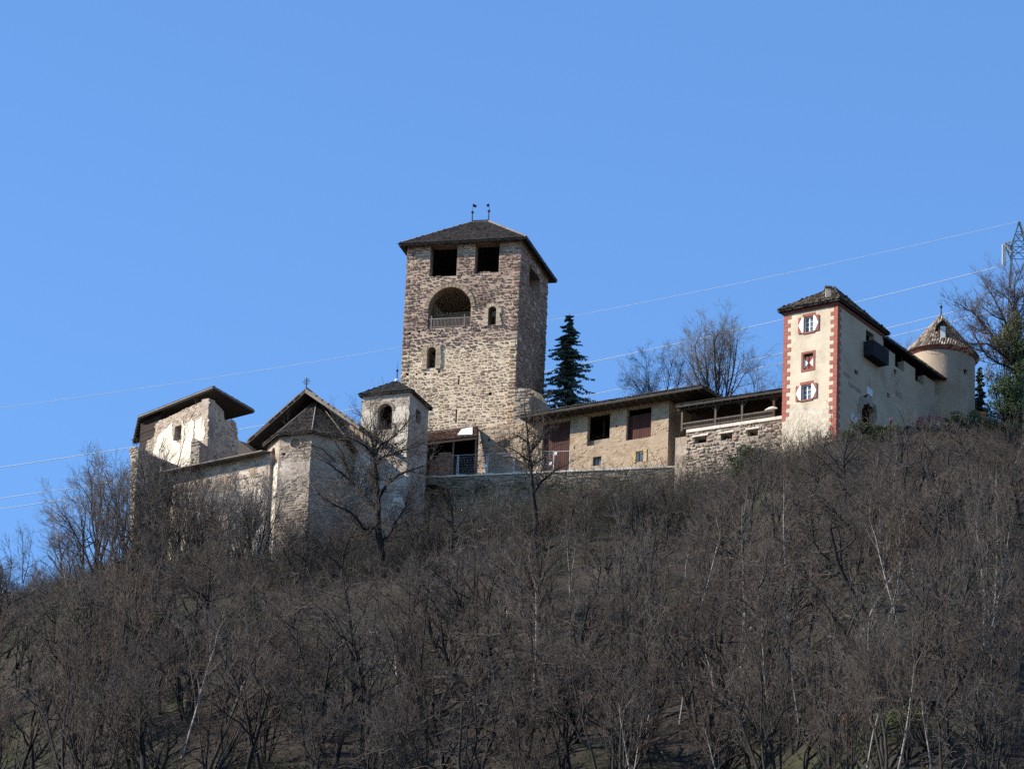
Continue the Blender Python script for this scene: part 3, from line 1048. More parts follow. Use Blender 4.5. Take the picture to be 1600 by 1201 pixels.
def curtain_wall():
    E_ = at(423, 707.5, 361.2)
    z = E_.z
    Wp = atz(238, 746, z)
    f = Face(Wp, E_)
    zb = footing([Wp, E_], 1)
    root = thing('curtain_wall', 'long plastered curtain wall with board coping between chapel and ruin', 'wall', (Wp.x, Wp.y, zb))
    out = [(-.3, zb), (f.len, zb), (f.len, z), (-.3, z)]
    low = [(-.3, zb), (f.len, zb), (f.len, z - 2.6), (-.3, z - 2.6)]
    w_ = MB().wall(f, out, [rect_poly(f.rect(270, 760, 276, 768)), rect_poly(f.rect(338, 738, 342, 744))], back=.8).build('wall', 'plaster_grey', root)
    # pent roof of boards along the top
    n = 22
    for k in range(n):
        u0, u1 = -.3 + (f.len + .1) * k / n, -.3 + (f.len + .1) * (k + 1) / n - .02
        q = [f.w(u0, z - .1, .9), f.w(u1, z - .1, .9), f.w(u1, z + .28, -.6), f.w(u0, z + .28, -.6)]
        MB().hexa(q, [p + Vector((0, 0, .07 + .02 * (k % 3 == 0))) for p in q]).build('coping_board', 'timber_grey', root)
    sheet(root, f, [(232, 800), (250, 786), (290, 776), (330, 772), (370, 766), (405, 760), (414, 764), (416, 880), (330, 890), (240, 880)], .04, 'plaster_white')
    sheet(root, f, [(330, 752), (345, 744), (365, 742), (366, 762), (350, 770), (332, 768)], .03, 'barn_wall', 'brown_plaster_patch')
    sheet(root, f, [(391, 728), (398, 727), (398, 746), (391, 747)], .03, 'barn_wall', 'brown_plaster_patch')
    sheet(root, f, [(364, 732), (369, 731), (369, 750), (364, 752)], .03, 'barn_wall', 'brown_plaster_patch')
    r = random.Random(47)
    mb = MB()
    for s in lay_stones(f, out, [], r, (.18, .3), (.25, .6), lambda u, zz, r: jitter_colour(r.choice([(.38, .31, .24), (.31, .25, .19)]), r), (.01, .06), .05, .5):
        stone_into(mb, f, s)
    tag(mb.build('wall_stones', 'stone', w_), kind='stuff')
    # dark little roof closing the gap between ruin and chapel
    p = [at(372, 690, 367), at(402, 712, 364.5), at(402, 716, 364.2), at(372, 716, 366.8)]
    g = Face(p[0], p[1])
    MB().wall(g, [g.uz(372, 716), g.uz(404, 716), g.uz(402, 711), g.uz(388, 699), g.uz(373, 688)], back=1.4).build('gap_roof', 'roof_dark', root)
curtain_wall()

# ------------------------------------------------------------------ terrace wall, terrace
def terrace():
    E_ = at(1083, 727, 361.5)
    z = E_.z
    Wp = atz(640, 746, z)
    f = Face(Wp, E_)
    zb = footing([Wp, E_, (Wp + E_) / 2], 1)
    root = thing('terrace_wall', 'overgrown retaining wall with pale coping and dark arch below the terrace', 'wall', (Wp.x, Wp.y, zb))
    out = [(0, zb), (f.len, zb), (f.len, z - .12), (0, z - .12)]
    ar = f.rect(640, 757, 703, 810)
    ar = (max(ar[0], .1), ar[1], ar[2], ar[3])
    arch = arch_poly(ar, 12, .9)
    w_ = MB().wall(f, out, [arch], back=1.2).build('wall', 'rubble', root)
    MB().wall(Face(f.w(0, 0, -1.5), f.w(f.len, 0, -1.5)), [(0, zb), (4, zb), (4, z - .3), (0, z - .3)]).build('vault_back', 'rubble', root)
    n = 30
    for k in range(n):
        u0, u1 = f.len * k / n, f.len * (k + 1) / n - .02
        h = .0 + .03 * ((k * 7) % 3)
        MB().fbox(f, u0, u1, z - .12, z + h, -1.1, .12, jitter_colour((.9, .9, .9), rng)).build('coping_stone', 'coping', root)
    r = random.Random(51)
    mb = MB()
    for s in lay_stones(f, out, [arch], r, (.2, .36), (.3, .75), lambda u, zz, r: jitter_colour(r.choice([(.24, .20, .15), (.19, .16, .12), (.28, .24, .18)]), r), (.03, .14), .04, .85, wild=2.0):
        stone_into(mb, f, s)
    tag(mb.build('wall_stones', 'stone', w_), kind='stuff')
    q = [f.w(0, z - .14, -.6), f.w(f.len, z - .14, -.6), f.w(f.len, z - .14, -9), f.w(0, z - .14, -16)]
    t = MB().hexa([p - Vector((0, 0, .5)) for p in q], q).build('terrace', 'ground')
    tag(t, kind='structure')
    return f, z
TF, TZ = terrace()

# ------------------------------------------------------------------ shed below the tower and the tan wall beside it
def shed():
    P1 = at(803, 659, 370.2)
    z1 = P1.z
    P0 = atz(664, 680, z1)
    bk = Face(P0, P1)
    root = thing('shed', 'low open shed with brick red tiles below the great tower', 'shed', (P0.x, P0.y, TZ))
    # lean-to roof from the tower wall to its eave
    e0, e1 = at(664, 692, 368.3), at(746, 683, 367.4)
    t0, t1 = at(664, 680, 372.6), at(746, 668, 371.6)
    th = Vector((0, 0, .1))
    roof = MB().hexa([e0, e1, t1, t0], [p + th for p in (e0, e1, t1, t0)]).build('roof', 'roof_dark', root)
    mb = MB()
    lay_tiles(mb, [e0 + th, e1 + th, t1 + th, t0 + th], random.Random(61), .2, .16, lambda r: jitter_colour(r.choice([(.30, .17, .11), (.24, .13, .09), (.38, .27, .20)]), r, .25))
    tag(mb.build('tiles', 'brick', roof), kind='stuff')
    a = e0.lerp(e1, .62).lerp(t0.lerp(t1, .62), .25)
    b = e0.lerp(e1, .90).lerp(t0.lerp(t1, .90), .12)
    c_, d_ = e0.lerp(e1, .90).lerp(t0.lerp(t1, .90), .85), e0.lerp(e1, .70).lerp(t0.lerp(t1, .70), .8)
    up = Vector((0, 0, .22))
    MB().hexa([p + up for p in (a, b, c_, d_)], [p + up + Vector((0, 0, .03)) for p in (a, b, c_, d_)]).build('pale_sheet', 'white_paint', roof)
    MB().bar(e0 + Vector((0, 0, -.1)), e1 + Vector((0, 0, -.1)), .1).build('eave_beam', 'timber_dark', root)
    for px in (668, 709, 744):
        t = (px - 664) / 82
        p = e0.lerp(e1, t)
        MB().bar(Vector((p.x, p.y, TZ - .14)), p, .09).build('post', 'timber_dark', root)
    for a, b in ((t0, e0), (e1 + Vector((.1, .4, 0)), t1 + Vector((.1, 0, 0)))):
        g = Face(a, b)
        MB().wall(g, [(0, TZ - .2), (g.len, TZ - .2), (g.len, b.z - .02), (0, a.z - .02)], back=.2).build('side_wall', 'timber_dark', root)
    g = Face(t0 - Vector((0, .1, 0)), t1 - Vector((0, .1, 0)))
    MB().wall(g, [(0, TZ - .2), (g.len, TZ - .2), (g.len, t1.z), (0, t0.z)], back=.2).build('back_wall', 'timber_dark', root)
    return bk
shed()

def brick_pillar(px0, px1, py0, py1, y, label, name):
    p, q = at(px0, py1, y), at(px1, py1, y - .25)
    f = Face(p, q)
    z0, z1 = TZ - .14, f.uz((px0 + px1) / 2, py0)[1]
    root = thing(name, label, 'brickwork', (p.x, p.y, z0))
    zz, k = z0, 0
    r = random.Random(int(px0))
    while zz < z1:
        u = -.12 if k % 2 else 0
        while u < f.len - .05:
            a, b = max(u, 0), min(u + .25, f.len)
            MB().fbox(f, a + .006, b - .006, zz, zz + .115, -.5, r.uniform(-.015, .015), jitter_colour(r.choice([(.30, .16, .10), (.36, .21, .14), (.26, .12, .08)]), r)).build('brick', 'brick', root)
            u += .25
        zz += .125
        k += 1
brick_pillar(684, 703, 708, 733, 366.8, 'pale brick pillar standing in the open shed', 'brick_pillar')
brick_pillar(671, 683, 720, 734, 367.0, 'low dark red brick stack beside the brick pillar', 'brick_stack')

def tan_wall():
    Rr = at(847, 655, 368.4)
    z = Rr.z
    L_ = atz(748, 668, z)
    f = Face(L_, Rr)
    root = thing('yard_wall', 'sunlit tan rubble wall with a walled-up window left of the barn door', 'wall', (L_.x, L_.y, TZ))
    zb = TZ - .15
    pts = [(f.uz(757, 716)[0], f.uz(757, 716)[1]), (f.uz(763, 735)[0], zb), (f.len, zb), (f.len, z), (f.uz(800, 661)[0], z - .05), f.uz(770, 666), f.uz(748, 668)]
    nh = f.rect(776, 688, 797, 719)
    hl = rect_poly(f.rect(761.5, 684.5, 766, 690))
    w_ = MB().wall(f, pts, [rect_poly(nh), hl], back=.7).build('wall', 'barn_wall', root)
    MB().fbox(f, nh[0], nh[2], nh[1], nh[3], -.6, -.35).build('window_infill', 'rubble', root)
    r = random.Random(67)
    mb = MB()
    for s in lay_stones(f, pts, [rect_poly(nh), hl], r, (.15, .28), (.25, .55), lambda u, zz, r: jitter_colour(r.choice([(.38, .29, .19), (.32, .24, .16), (.44, .36, .26)]), r), (.01, .07), .05, .6):
        stone_into(mb, f, s)
    tag(mb.build('wall_stones', 'stone', w_), kind='stuff')
tan_wall()

# ------------------------------------------------------------------ barn
def barn():
    FR, z = at(1098, 607, 359.8), None
    z = FR.z
    FL = atz(812, 654, z)
    BR = atz(1114, 629, z)
    BL = FL + (BR - FR)
    e = [FL, FR, BR, BL]
    u_ = (FR - FL).normalized()
    wn_ = at(1043.5, 700, 362.7)
    f = Face(wn_ - u_ * 13.4, wn_)
    back = Vector((-u_.y, u_.x, 0))
    zb = TZ - .15
    root = thing('barn', 'long ochre barn with dark red plank door and wide flat roof', 'barn', (wn_.x, wn_.y, zb))
    depth = 7.5
    th = .26
    q = [FL - back * .1, FR - back * .1, FR + back * depth + u_ * .3 + Vector((0, 0, .5)), FL + back * depth + Vector((0, 0, .5))]
    roof = MB().hexa(q, [p + Vector((0, 0, th)) for p in q]).build('roof', 'roof_dark', root)
    mb = MB()
    lay_tiles(mb, [p + Vector((0, 0, th)) for p in q], random.Random(71), .3, .25, lambda r: jitter_colour((.10, .085, .07), r, .3))
    tag(mb.build('shingles', 'shingle', roof), kind='stuff')
    for k in range(24):
        p = q[0].lerp(q[1], (k + .5) / 24)
        MB().bar(p + back * .05 - Vector((0, 0, .05)), p + back * 3 + Vector((0, 0, .2)), .055).build('rafter', 'timber_dark', roof)
    zt = z + .12
    door = f.rect(847, 660, 890, 731); door = (door[0], zb + .02, door[2], z - .25)
    op = f.rect(918, 640, 953, 694); op = (op[0], op[1], op[2], z - .12)
    rp = f.rect(979, 632, 1017.5, 685); rp = (rp[0], rp[1], rp[2], z - .12)
    w1 = f.rect(926, 713, 939.5, 727)
    w2 = f.rect(994, 704, 1005, 721)
    hl = [rect_poly(door), rect_poly(op), rect_poly(rp), rect_poly(w1), rect_poly(w2), rect_poly(f.rect(897, 697, 898.5, 702)), rect_poly(f.rect(962, 664, 964, 668))]
    mb = MB()
    mb.wall(f, [(f.uz(824, 690)[0], zb), (f.len, zb), (f.len, zt), (f.uz(824, 690)[0], zt)], hl, .45)
    sd = Face(f.w(f.len, 0), f.w(f.len, 0, -1.1))
    mb.wall(sd, [(0, zb), (sd.len, zb), (sd.len, zt), (0, zt)])
    bw = Face(f.w(f.len, 0, -5), f.w(0, 0, -5))
    mb.wall(bw, [(0, zb), (bw.len, zb), (bw.len, z + .33), (0, z + .33)])
    ew = Face(f.w(f.len, 0, -1.1), f.w(f.len, 0, -5))
    mb.wall(ew, [(0, zb), (ew.len, zb), (ew.len, z + .33), (0, z + .12)])
    lw = Face(f.w(f.uz(824, 690)[0], 0, -5), f.w(f.uz(824, 690)[0], 0))
    mb.wall(lw, [(0, zb), (lw.len, zb), (lw.len, zt), (0, zt)])
    wl_ = mb.build('wall', 'barn_wall', root)
    r = random.Random(73)
    mb = MB()
    for s in lay_stones(f, [(f.uz(824, 690)[0], zb), (f.len, zb), (f.len, zt), (f.uz(824, 690)[0], zt)], hl, r, (.16, .28), (.25, .55),
                        lambda u, zz, r: jitter_colour(r.choice([(.40, .29, .17), (.34, .25, .15), (.46, .36, .24)]), r), (.005, .04), .06, .4):
        stone_into(mb, f, s)
    tag(mb.build('wall_stones', 'stone', wl_), kind='stuff')
    def planks(rc, n, d, name, base, tops=None):
        g = thing_part(name, root)
        for k in range(n):
            a = rc[0] + (rc[2] - rc[0]) * k / n
            b = rc[0] + (rc[2] - rc[0]) * (k + 1) / n - .02
            MB().fbox(f, a, b, rc[1] + r.uniform(0, .05), rc[3] - (tops or 0) - r.uniform(0, .04), d, d + .04 + r.uniform(0, .02), jitter_colour(base, r, .25)).build('plank', 'plank_red', g)
    def thing_part(name, parent):
        return MB().fbox(f, door[0] + .1, door[2] - .1, zb + .6, zb + .75, -.42, -.38).build(name, 'timber_dark', parent) if name == 'door' else \
            MB().fbox(f, rp[0], rp[2], rp[1] + .2, rp[1] + .32, -.42, -.38).build(name, 'timber_dark', parent)
    planks(door, 13, -.36, 'door', (.066, .030, .024))
    planks(rp, 11, -.36, 'plank_panel', (.074, .031, .025), .5)
    MB().fbox(f, op[0], op[2], op[1], op[1] + .55, -.7, -.35).build('parapet', 'rubble', root)
    for t in (.35, .7):
        u = op[0] + (op[2] - op[0]) * t
        MB().fbox(f, u - .07, u + .07, op[1] + .5, op[3], -1.6, -1.46).build('post', 'timber_dark', root)
    for rc, gl in ((w1, 'glass'), (w2, 'glass')):
        g = MB().fbox(f, rc[0], rc[2], rc[1], rc[3], -.3, -.26).build('window', gl, root)
        fr = MB()
        for a, b, c, d in ((rc[0], rc[0] + .07, rc[1], rc[3]), (rc[2] - .07, rc[2], rc[1], rc[3]), ((rc[0] + rc[2]) / 2 - .025, (rc[0] + rc[2]) / 2 + .025, rc[1], rc[3])):
            fr.fbox(f, a, b, c, d, -.255, -.21)
        fr.fbox(f, rc[0] + .07, rc[2] - .07, rc[3] - .07, rc[3], -.25, -.215)
        fr.build('frame', 'timber_dark' if rc is w1 else 'white_paint', g)
    M['yellow'] = mat('yellow_shutter_paint', (.40, .30, .14), (.47, .36, .18), 3)
    for a, b in ((w2[0] - .24, w2[0] - .02), (w2[2] + .04, w2[2] + .34)):
        sh = MB().fbox(f, a, b, w2[1] - .05, w2[3] + .05, .02, .06).build('shutter', 'yellow', root)
        for zz in (w2[1] + .15, w2[3] - .2):
            MB().fbox(f, a + .02, b - .02, zz, zz + .08, .062, .08).build('batten', 'yellow', sh)
    return f, u_, back, z
BF, BU, BBACK, BZ = barn()

# ------------------------------------------------------------------ covered gallery over the rubble wall
def gallery():
    Lp = at(1056, 637, 360.6)
    z = Lp.z
    Rp = atz(1226, 611.5, z)
    u_ = (Rp - Lp).normalized()
    back = Vector((-u_.y, u_.x, 0))
    root = thing('gallery_wall', 'rubble stone wall with three loopholes below the covered gallery', 'wall', (Lp.x, Lp.y, z - 6))
    f = Face(Lp + back * .35 + u_ * .2, Rp + back * .35 + u_ * .6)
    ctop = f.uz(1140, 663)[1]
    zb = footing([f.w(0, 0), f.w(f.len, 0)], 1)
    u0 = f.uz(1072, 700)[0]
    holes = [rect_poly(f.rect(*b)) for b in ((1085, 682, 1104, 692), (1126, 677, 1144, 687), (1168, 671, 1184.5, 681))]
    out = [(u0, zb), (f.len, zb), (f.len, ctop - .2), (u0, ctop - .2)]
    mb = MB().wall(f, out, holes, back=.8)
    mb.fbox(f, u0 - 1.2, u0, zb, ctop - .25, -1.6, -.5)
    wl_ = mb.build('wall', 'pale_rubble', root)
    r = random.Random(81)
    lots = lay_stones(f, out, holes, r, (.15, .34), (.22, .7), lambda u, zz, r: jitter_colour(r.choice([(.42, .34, .265), (.33, .255, .19), (.52, .45, .365), (.27, .20, .155), (.38, .29, .225)]), r), (.02, .15), .05, .97, wild=2.0)
    build_stones([(f, lots)], root, 300)
    MB().fbox(f, u0 + .02, f.len, ctop - .2, ctop + .06, -.8, .1).build('coping', 'coping', root)
    for h in holes:
        MB().fbox(f, h[0][0] - .15, h[1][0] + .15, h[2][1] + .01, h[2][1] + .16, -.3, .12).build('lintel', 'coping', root)
    # the timber gallery that stands on it
    g = thing('covered_gallery', 'dark timber gallery with railing and lean-to roof beside the cream tower', 'gallery', f.w(0, ctop, -.4))
    th = .24
    q = [Lp, Rp, Rp + back * 3.6 + Vector((0, 0, .9)), Lp + back * 3.6 + Vector((0, 0, .9))]
    roof = MB().hexa(q, [p + Vector((0, 0, th)) for p in q]).build('roof', 'roof_dark', g)
    mb = MB()
    lay_tiles(mb, [p + Vector((0, 0, th)) for p in q], random.Random(83), .26, .2, lambda r: jitter_colour((.07, .06, .05), r, .3))
    tag(mb.build('shingles', 'shingle', roof), kind='stuff')
    for k in range(13):
        p = q[0].lerp(q[1], (k + .5) / 13)
        MB().bar(p + back * .05 - Vector((0, 0, .06)), p + back * 3.3 + Vector((0, 0, .75)), .05).build('rafter', 'timber_dark', roof)
    b = Face(f.w(-.5, 0, -3.2), f.w(f.len, 0, -3.2))
    MB().wall(b, [(0, ctop - 1), (b.len, ctop - 1), (b.len, z + .95), (0, z + .95)]).build('back_wall', 'timber_dark', g)
    MB().poly([f.w(0, ctop, -.8), f.w(f.len, ctop, -.8), f.w(f.len, ctop, -3.2), f.w(0, ctop, -3.2)]).build('floor', 'timber_dark', g)
    MB().fbox(f, -.2, f.len, z - .16, z - .01, -.1, .06).build('eave_beam', 'timber_dark', g)
    for px, m in ((1065, 'timber_mid'), (1117, 'timber_mid'), (1158.5, 'timber_mid'), (1208, 'timber_dark')):
        u = f.uz(px, 655)[0]
        po = MB().fbox(f, u - .075, u + .075, ctop + .06, z - .16, -.2, -.05).build('post', m, g)
        for s_ in (-1, 1):
            if px > 1070:
                MB().bar(f.w(u, z - .6, -.12), f.w(u + s_ * .42, z - .12, -.12), .045).build('brace', 'timber_dark', po)
    ua, ub = f.uz(1066, 665)[0], f.uz(1208, 645)[0]
    rz = f.uz(1137, 650.5)[1]
    rail = MB().fbox(f, ua, ub, rz - .09, rz + .04, -.18, -.06).build('railing', 'timber_mid', g)
    lz = f.uz(1137, 658)[1]
    MB().fbox(f, ua, ub, lz - .06, lz + .04, -.17, -.07).build('bottom_rail', 'timber_mid', rail)
    n = 60
    for k in range(n):
        u = ua + (ub - ua) * (k + .5) / n
        MB().fbox(f, u - .025, u + .025, lz + .04, rz - .09, -.15, -.1).build('baluster', 'timber_dark', rail)
    # pale bundle lying on the railing at its far end
    bu = f.uz(1203, 638)
    c = f.w(bu[0] + .1, rz + .1, -.1)
    mb = MB()
    rings = []
    for t in range(9):
        k = t / 8
        rr = .04 + .17 * math.sin(math.pi * min(.97, k * .95 + .03)) * (.6 + .5 * k)
        rings.append([c + f.u * (-.6 + 1.1 * k) + f.n * (rr * .6 * math.cos(a * math.pi / 4)) + Vector((0, 0, rr * .8 * math.sin(a * math.pi / 4) + .1 * math.sin(k * 3))) for a in range(8)])
    for a, b2 in zip(rings, rings[1:]):
        for k in range(8):
            mb.poly([a[k], b2[k], b2[(k + 1) % 8], a[(k + 1) % 8]])
    o = mb.build('cloth_bundle', 'coping', None, True)
    tag(o, 'pale cloth bundle slung over the gallery railing', 'bundle')
    return f
GF = gallery()

# ------------------------------------------------------------------ cream tower with red quoins
def cream_tower():
    N = at(1312, 468.5, 352)
    z = N.z
    A, B = atz(1215.5, 487.5, z), atz(1390, 524, z)
    D = A + B - N
    eave = [A, N, B, D]
    wq = quad_inset(eave, .36)
    zb = footing(wq, 1)
    c = (A + B) / 2
    apex = Vector((c.x, c.y, height_for(c, 453)))
    root = thing('cream_tower', 'slim cream plastered tower with red corner quoins and hexagon-painted shutters', 'tower', (c.x, c.y, zb))
    roof, facets = hip_roof(root, eave, [apex, apex], .12)
    mb = MB()
    rt = random.Random(91)
    for f in facets:
        lay_tiles(mb, f, rt, .32, .26, lambda r: jitter_colour(r.choice([(.13, .095, .07), (.09, .07, .055), (.24, .20, .15), (.17, .12, .09), (.34, .29, .23)]), r, .25), .05, .09, .05)
    tag(mb.build('roof_tiles', 'shingle', roof), kind='stuff')
    for e in eave:
        MB().bar(e + Vector((0, 0, .2)), apex + Vector((0, 0, .2)), .1, 6).build('hip_tile', 'roof_dark', roof)
    F = [Face(wq[i], wq[(i + 1) % 4]) for i in range(4)]
    f, sd = F[0], F[1]
    zt = z + .13
    O1, O2, O3 = f.rect(1256.6, 494, 1271.2, 518.6), f.rect(1255, 552, 1270.5, 576.5), f.rect(1252.6, 600.6, 1268, 624)
    holes = [rect_poly(o) for o in (O1, O2, O3)]
    sw = sd.rect(1353, 519, 1366, 536)
    sw = (max(sw[0], 3.6), sw[1], min(sw[2], sd.len - 1.0), sw[3])
    sholes = [rect_poly(sw)]
    for px, py, s in ((1338, 582, 3.0),):
        u, zz = sd.uz(px, py)
        sholes.append(rect_poly((u - .3, zz - .18, u + .3, zz + .2)))
    MB().wall(f, [(0, zb), (f.len, zb), (f.len, zt), (0, zt)], holes, .28).build('front_wall', 'plaster_cream', root)
    # gate in the side wall
    gu0, gz0 = sd.uz(1347, 658)
    gu1, gz1 = sd.uz(1365, 632)
    gate = [(gu0, gz0 - .6), (gu1, gz0 - 1.0), (gu1 + .2, gz1 - .6), (gu1 - .5, gz1 + .1), (gu0 + (gu1 - gu0) * .45, gz1 + .55), (gu0 + .1, gz1 + .1), (gu0 - .1, gz1 - .8)]
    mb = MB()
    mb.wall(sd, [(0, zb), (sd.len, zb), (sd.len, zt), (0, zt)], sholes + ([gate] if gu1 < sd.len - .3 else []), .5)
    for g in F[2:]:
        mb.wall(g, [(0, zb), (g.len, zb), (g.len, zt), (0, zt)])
    mb.build('side_wall', 'plaster_shade', root)
    gp = [(1341, 660), (1339, 640), (1341, 622), (1347, 617), (1352, 621), (1358, 617), (1362, 625), (1368, 634), (1370, 650), (1368, 662), (1365, 662), (1365, 640), (1357, 630), (1350, 632), (1347, 642), (1347, 660)]
    sheet(root, sd, gp, .02, 'rubble', 'bare_masonry')
    for pts in ([(1318, 579), (1324, 582), (1329, 588), (1328, 592), (1321, 588), (1317, 583)], [(1325, 596), (1332, 600), (1340, 606), (1346, 612), (1345, 615), (1336, 610), (1327, 602)]):
        sheet(root, sd, pts, .015, 'rubble', 'bare_masonry')
    sheet(root, f, [(1224, 645), (1236, 630), (1252, 634), (1270, 636), (1286, 640), (1297, 634), (1300, 662), (1296, 684), (1262, 690), (1232, 690), (1220, 670)], .02, 'plaster_worn', 'worn_plaster')
    # cornice
    for g in F[:2]:
        MB().fbox(g, -.08, g.len + .08, zt - .36, zt - .02, .0, .10).build('cornice', 'cornice_red', root)
    # quoins: blocks that wrap the corners, long and short in turn
    def quoins(fa, ua, sgn, fb, ub, sgnb, z0, z1):
        zz, k = z0, 0
        while zz < z1 - .05:
            h = min(.345, z1 - zz)
            la, lb = (.62, .34) if k % 2 else (.32, .56)
            la *= rng.uniform(.92, 1.08)
            zc = (zz, zz + h - .012)
            mb = MB()
            if fa:
                a, b = sorted((ua, ua + sgn * la))
                mb.fbox(fa, a - (.02 if sgn > 0 else 0), b + (.02 if sgn < 0 else 0), zc[0], zc[1], -.1, .022 + rng.uniform(0, .012))
            if fb:
                a, b = sorted((ub, ub + sgnb * lb))
                mb.fbox(fb, a, b, zc[0] + .002, zc[1] - .002, -.1, .02 + rng.uniform(0, .01))
            mb.build('quoin', 'quoin_red', root)
            zz += h
            k += 1
    quoins(f, f.len, -1, sd, 0, 1, f.uz(1302, 690)[1], zt - .37)
    quoins(f, 0, 1, F[3], F[3].len, -1, f.uz(1216, 660)[1], zt - .37)
    # windows
    def window(o, lintel, shutters):
        a, b, c_, d = o
        w_ = MB().fbox(f, a, c_, b, d, -.24, -.2).build('window', 'glass', root)
        m = (a + c_) / 2
        for (p, q, r_, s) in ((a, a + .07, b, d), (c_ - .07, c_, b, d), (m - .045, m + .045, b, d), (a + .07, m - .045, d - .07, d), (m + .045, c_ - .07, d - .07, d),
                              (a + .07, m - .045, b, b + .07), (m + .045, c_ - .07, b, b + .07)):
            MB().fbox(f, p, q, r_, s, -.198, -.14).build('frame', 'white_paint', w_)
        for t in (.36, .66):
            zz = b + (d - b) * t
            for p, q in ((a + .07, m - .045), (m + .045, c_ - .07)):
                MB().fbox(f, p, q, zz - .015, zz + .015, -.196, -.15).build('glazing_bar', 'white_paint', w_)
        MB().fbox(f, a - .14, c_ + .14, d + .003, d + .24, -.05, .035).build('lintel', 'red_trim', root)
        MB().fbox(f, a - .1, c_ + .1, b - .13, b - .003, -.05, .07).build('sill', 'red_trim', root)
        for s_, (e0, e1) in ((-1, (a - .5, a - .01)), (1, (c_ + .01, c_ + .5))):
            sh = MB().fbox(f, e0, e1, b - .02, d - .02, .04, .085).build('shutter', 'red_trim', root)
            tilt = .0
            o0, o1 = (e1, e0) if s_ < 0 else (e0, e1)
            inn, out_ = o0, o1
            wd = out_ - inn
            mz = (b + d) / 2 - .02
            pts = [(inn + wd * .02, b), (inn + wd * .30, b), (inn + wd * .94, mz), (inn + wd * .30, d - .04), (inn + wd * .02, d - .04)]
            p2 = [f.w(u, v, .086) for u, v in pts]
            p3 = [f.w(u, v, .096) for u, v in pts]
            MB().hexa(p2, p3).build('painted_hexagon', 'white_paint', sh)
    window(O1, True, True)
    window(O3, True, True)
    a, b, c_, d = O2                                # middle window, shutters drawn in and half shut
    for p, q, r_, s in ((a - .17, a - .005, b - .17, d + .17), (c_ + .005, c_ + .17, b - .17, d + .17), (a - .005, c_ + .005, d + .005, d + .17), (a - .005, c_ + .005, b - .17, b - .005)):
        MB().fbox(f, p, q, r_, s, -.05, .035).build('window_surround', 'red_trim', root)
    m = (a + c_) / 2
    for inn, out_ in ((a, m - .03), (c_, m + .03)):
        lo, hi = sorted((inn, out_))
        sh = MB().fbox(f, lo + .02, hi, b, d - .22, -.16, -.12).build('shutter', 'cornice_red', root)
        pts = [(inn, b + .12), (inn + (out_ - inn) * .9, (b + d - .2) / 2), (inn, d - .3)]
        pts = [(max(lo + .02, min(hi, u)), v) for u, v in pts]
        MB().hexa([f.w(u, v, -.119) for u, v in pts], [f.w(u, v, -.108) for u, v in pts]).build('painted_hexagon', 'white_paint', sh)
    # chimney
    cc = at(1294, 462, A.lerp(N, .75).y + 1.0)
    zc0, zc1 = cc.z - .3, height_for(cc, 448.5)
    k = .21
    sq = [Vector((cc.x - k, cc.y - k, 0)), Vector((cc.x + k, cc.y - k, 0)), Vector((cc.x + k, cc.y + k, 0)), Vector((cc.x - k, cc.y + k, 0))]
    up = lambda h, s: [Vector((cc.x + (p.x - cc.x) * s, cc.y + (p.y - cc.y) * s, h)) for p in sq]
    ch = MB().hexa(up(zc0 - .5, 1), up(zc1 - .22, 1)).build('chimney', 'plaster_cream', roof)
    MB().hexa(up(zc1 - .1, 1.45), up(zc1, 1.45)).build('chimney_cap', 'timber_grey', root)
    for p in up(zc1 - .23, .85):
        MB().bar(p, p + Vector((0, 0, .14)), .04).build('chimney_post', 'timber_grey', root)
    # timber bay (machicolation box) on the side wall
    bu0, bz = sd.uz(1349, 553)
    u0 = max(bu0, sw[0] - .6)
    u1 = min(sd.len - .2, u0 + 2.6)
    z1 = sd.uz(1350, 534)[1]
    z0 = z1 - 1.25
    bay = MB().fbox(sd, u0, u1, z0, z1, .0, .85).build('timber_bay', 'timber_black', root)
    n = 12
    for k in range(n):
        a_ = u0 + (u1 - u0) * k / n
        MB().fbox(sd, a_ + .01, a_ + (u1 - u0) / n - .01, z0 - .05, z1 + .02, .852, .88).build('board', 'timber_black', bay)
    # boards with notices by the gate
    M['notice'] = mat('pale_notice_board', (.52, .54, .55), (.62, .63, .64), 3)
    for i, (x0, y0, x1, y1) in enumerate(((1353.5, 601, 1362.5, 617), (1329, 643, 1338.5, 659))):
        ua, za = sd.uz(x0, (y0 + y1) / 2)
        ub, zb_ = sd.uz(x1, (y0 + y1) / 2)
        h = abs(sd.uz(x0, y0)[1] - sd.uz(x0, y1)[1]) * .72
        nb = MB().fbox(sd, ua, ub, za - h / 2, za + h / 2, .03, .06).build('notice_board', 'notice')
        tag(nb, ('pale notice board high on the shaded wall above the gate', 'pale notice board low beside the gate with faint lines of text')[i], 'sign', None, 'thing')
        if i == 1:
            for k in range(4):
                zz = za + h * (.32 - .19 * k)
                MB().fbox(sd, ua + .12, ub - .15 - .1 * (k % 2), zz, zz + .035, .0605, .063).build('text_line', 'timber_grey', nb)
    return dict(A=A, N=N, B=B, wq=wq, F=F, z=z, zb=zb, root=root)
CT = cream_tower()

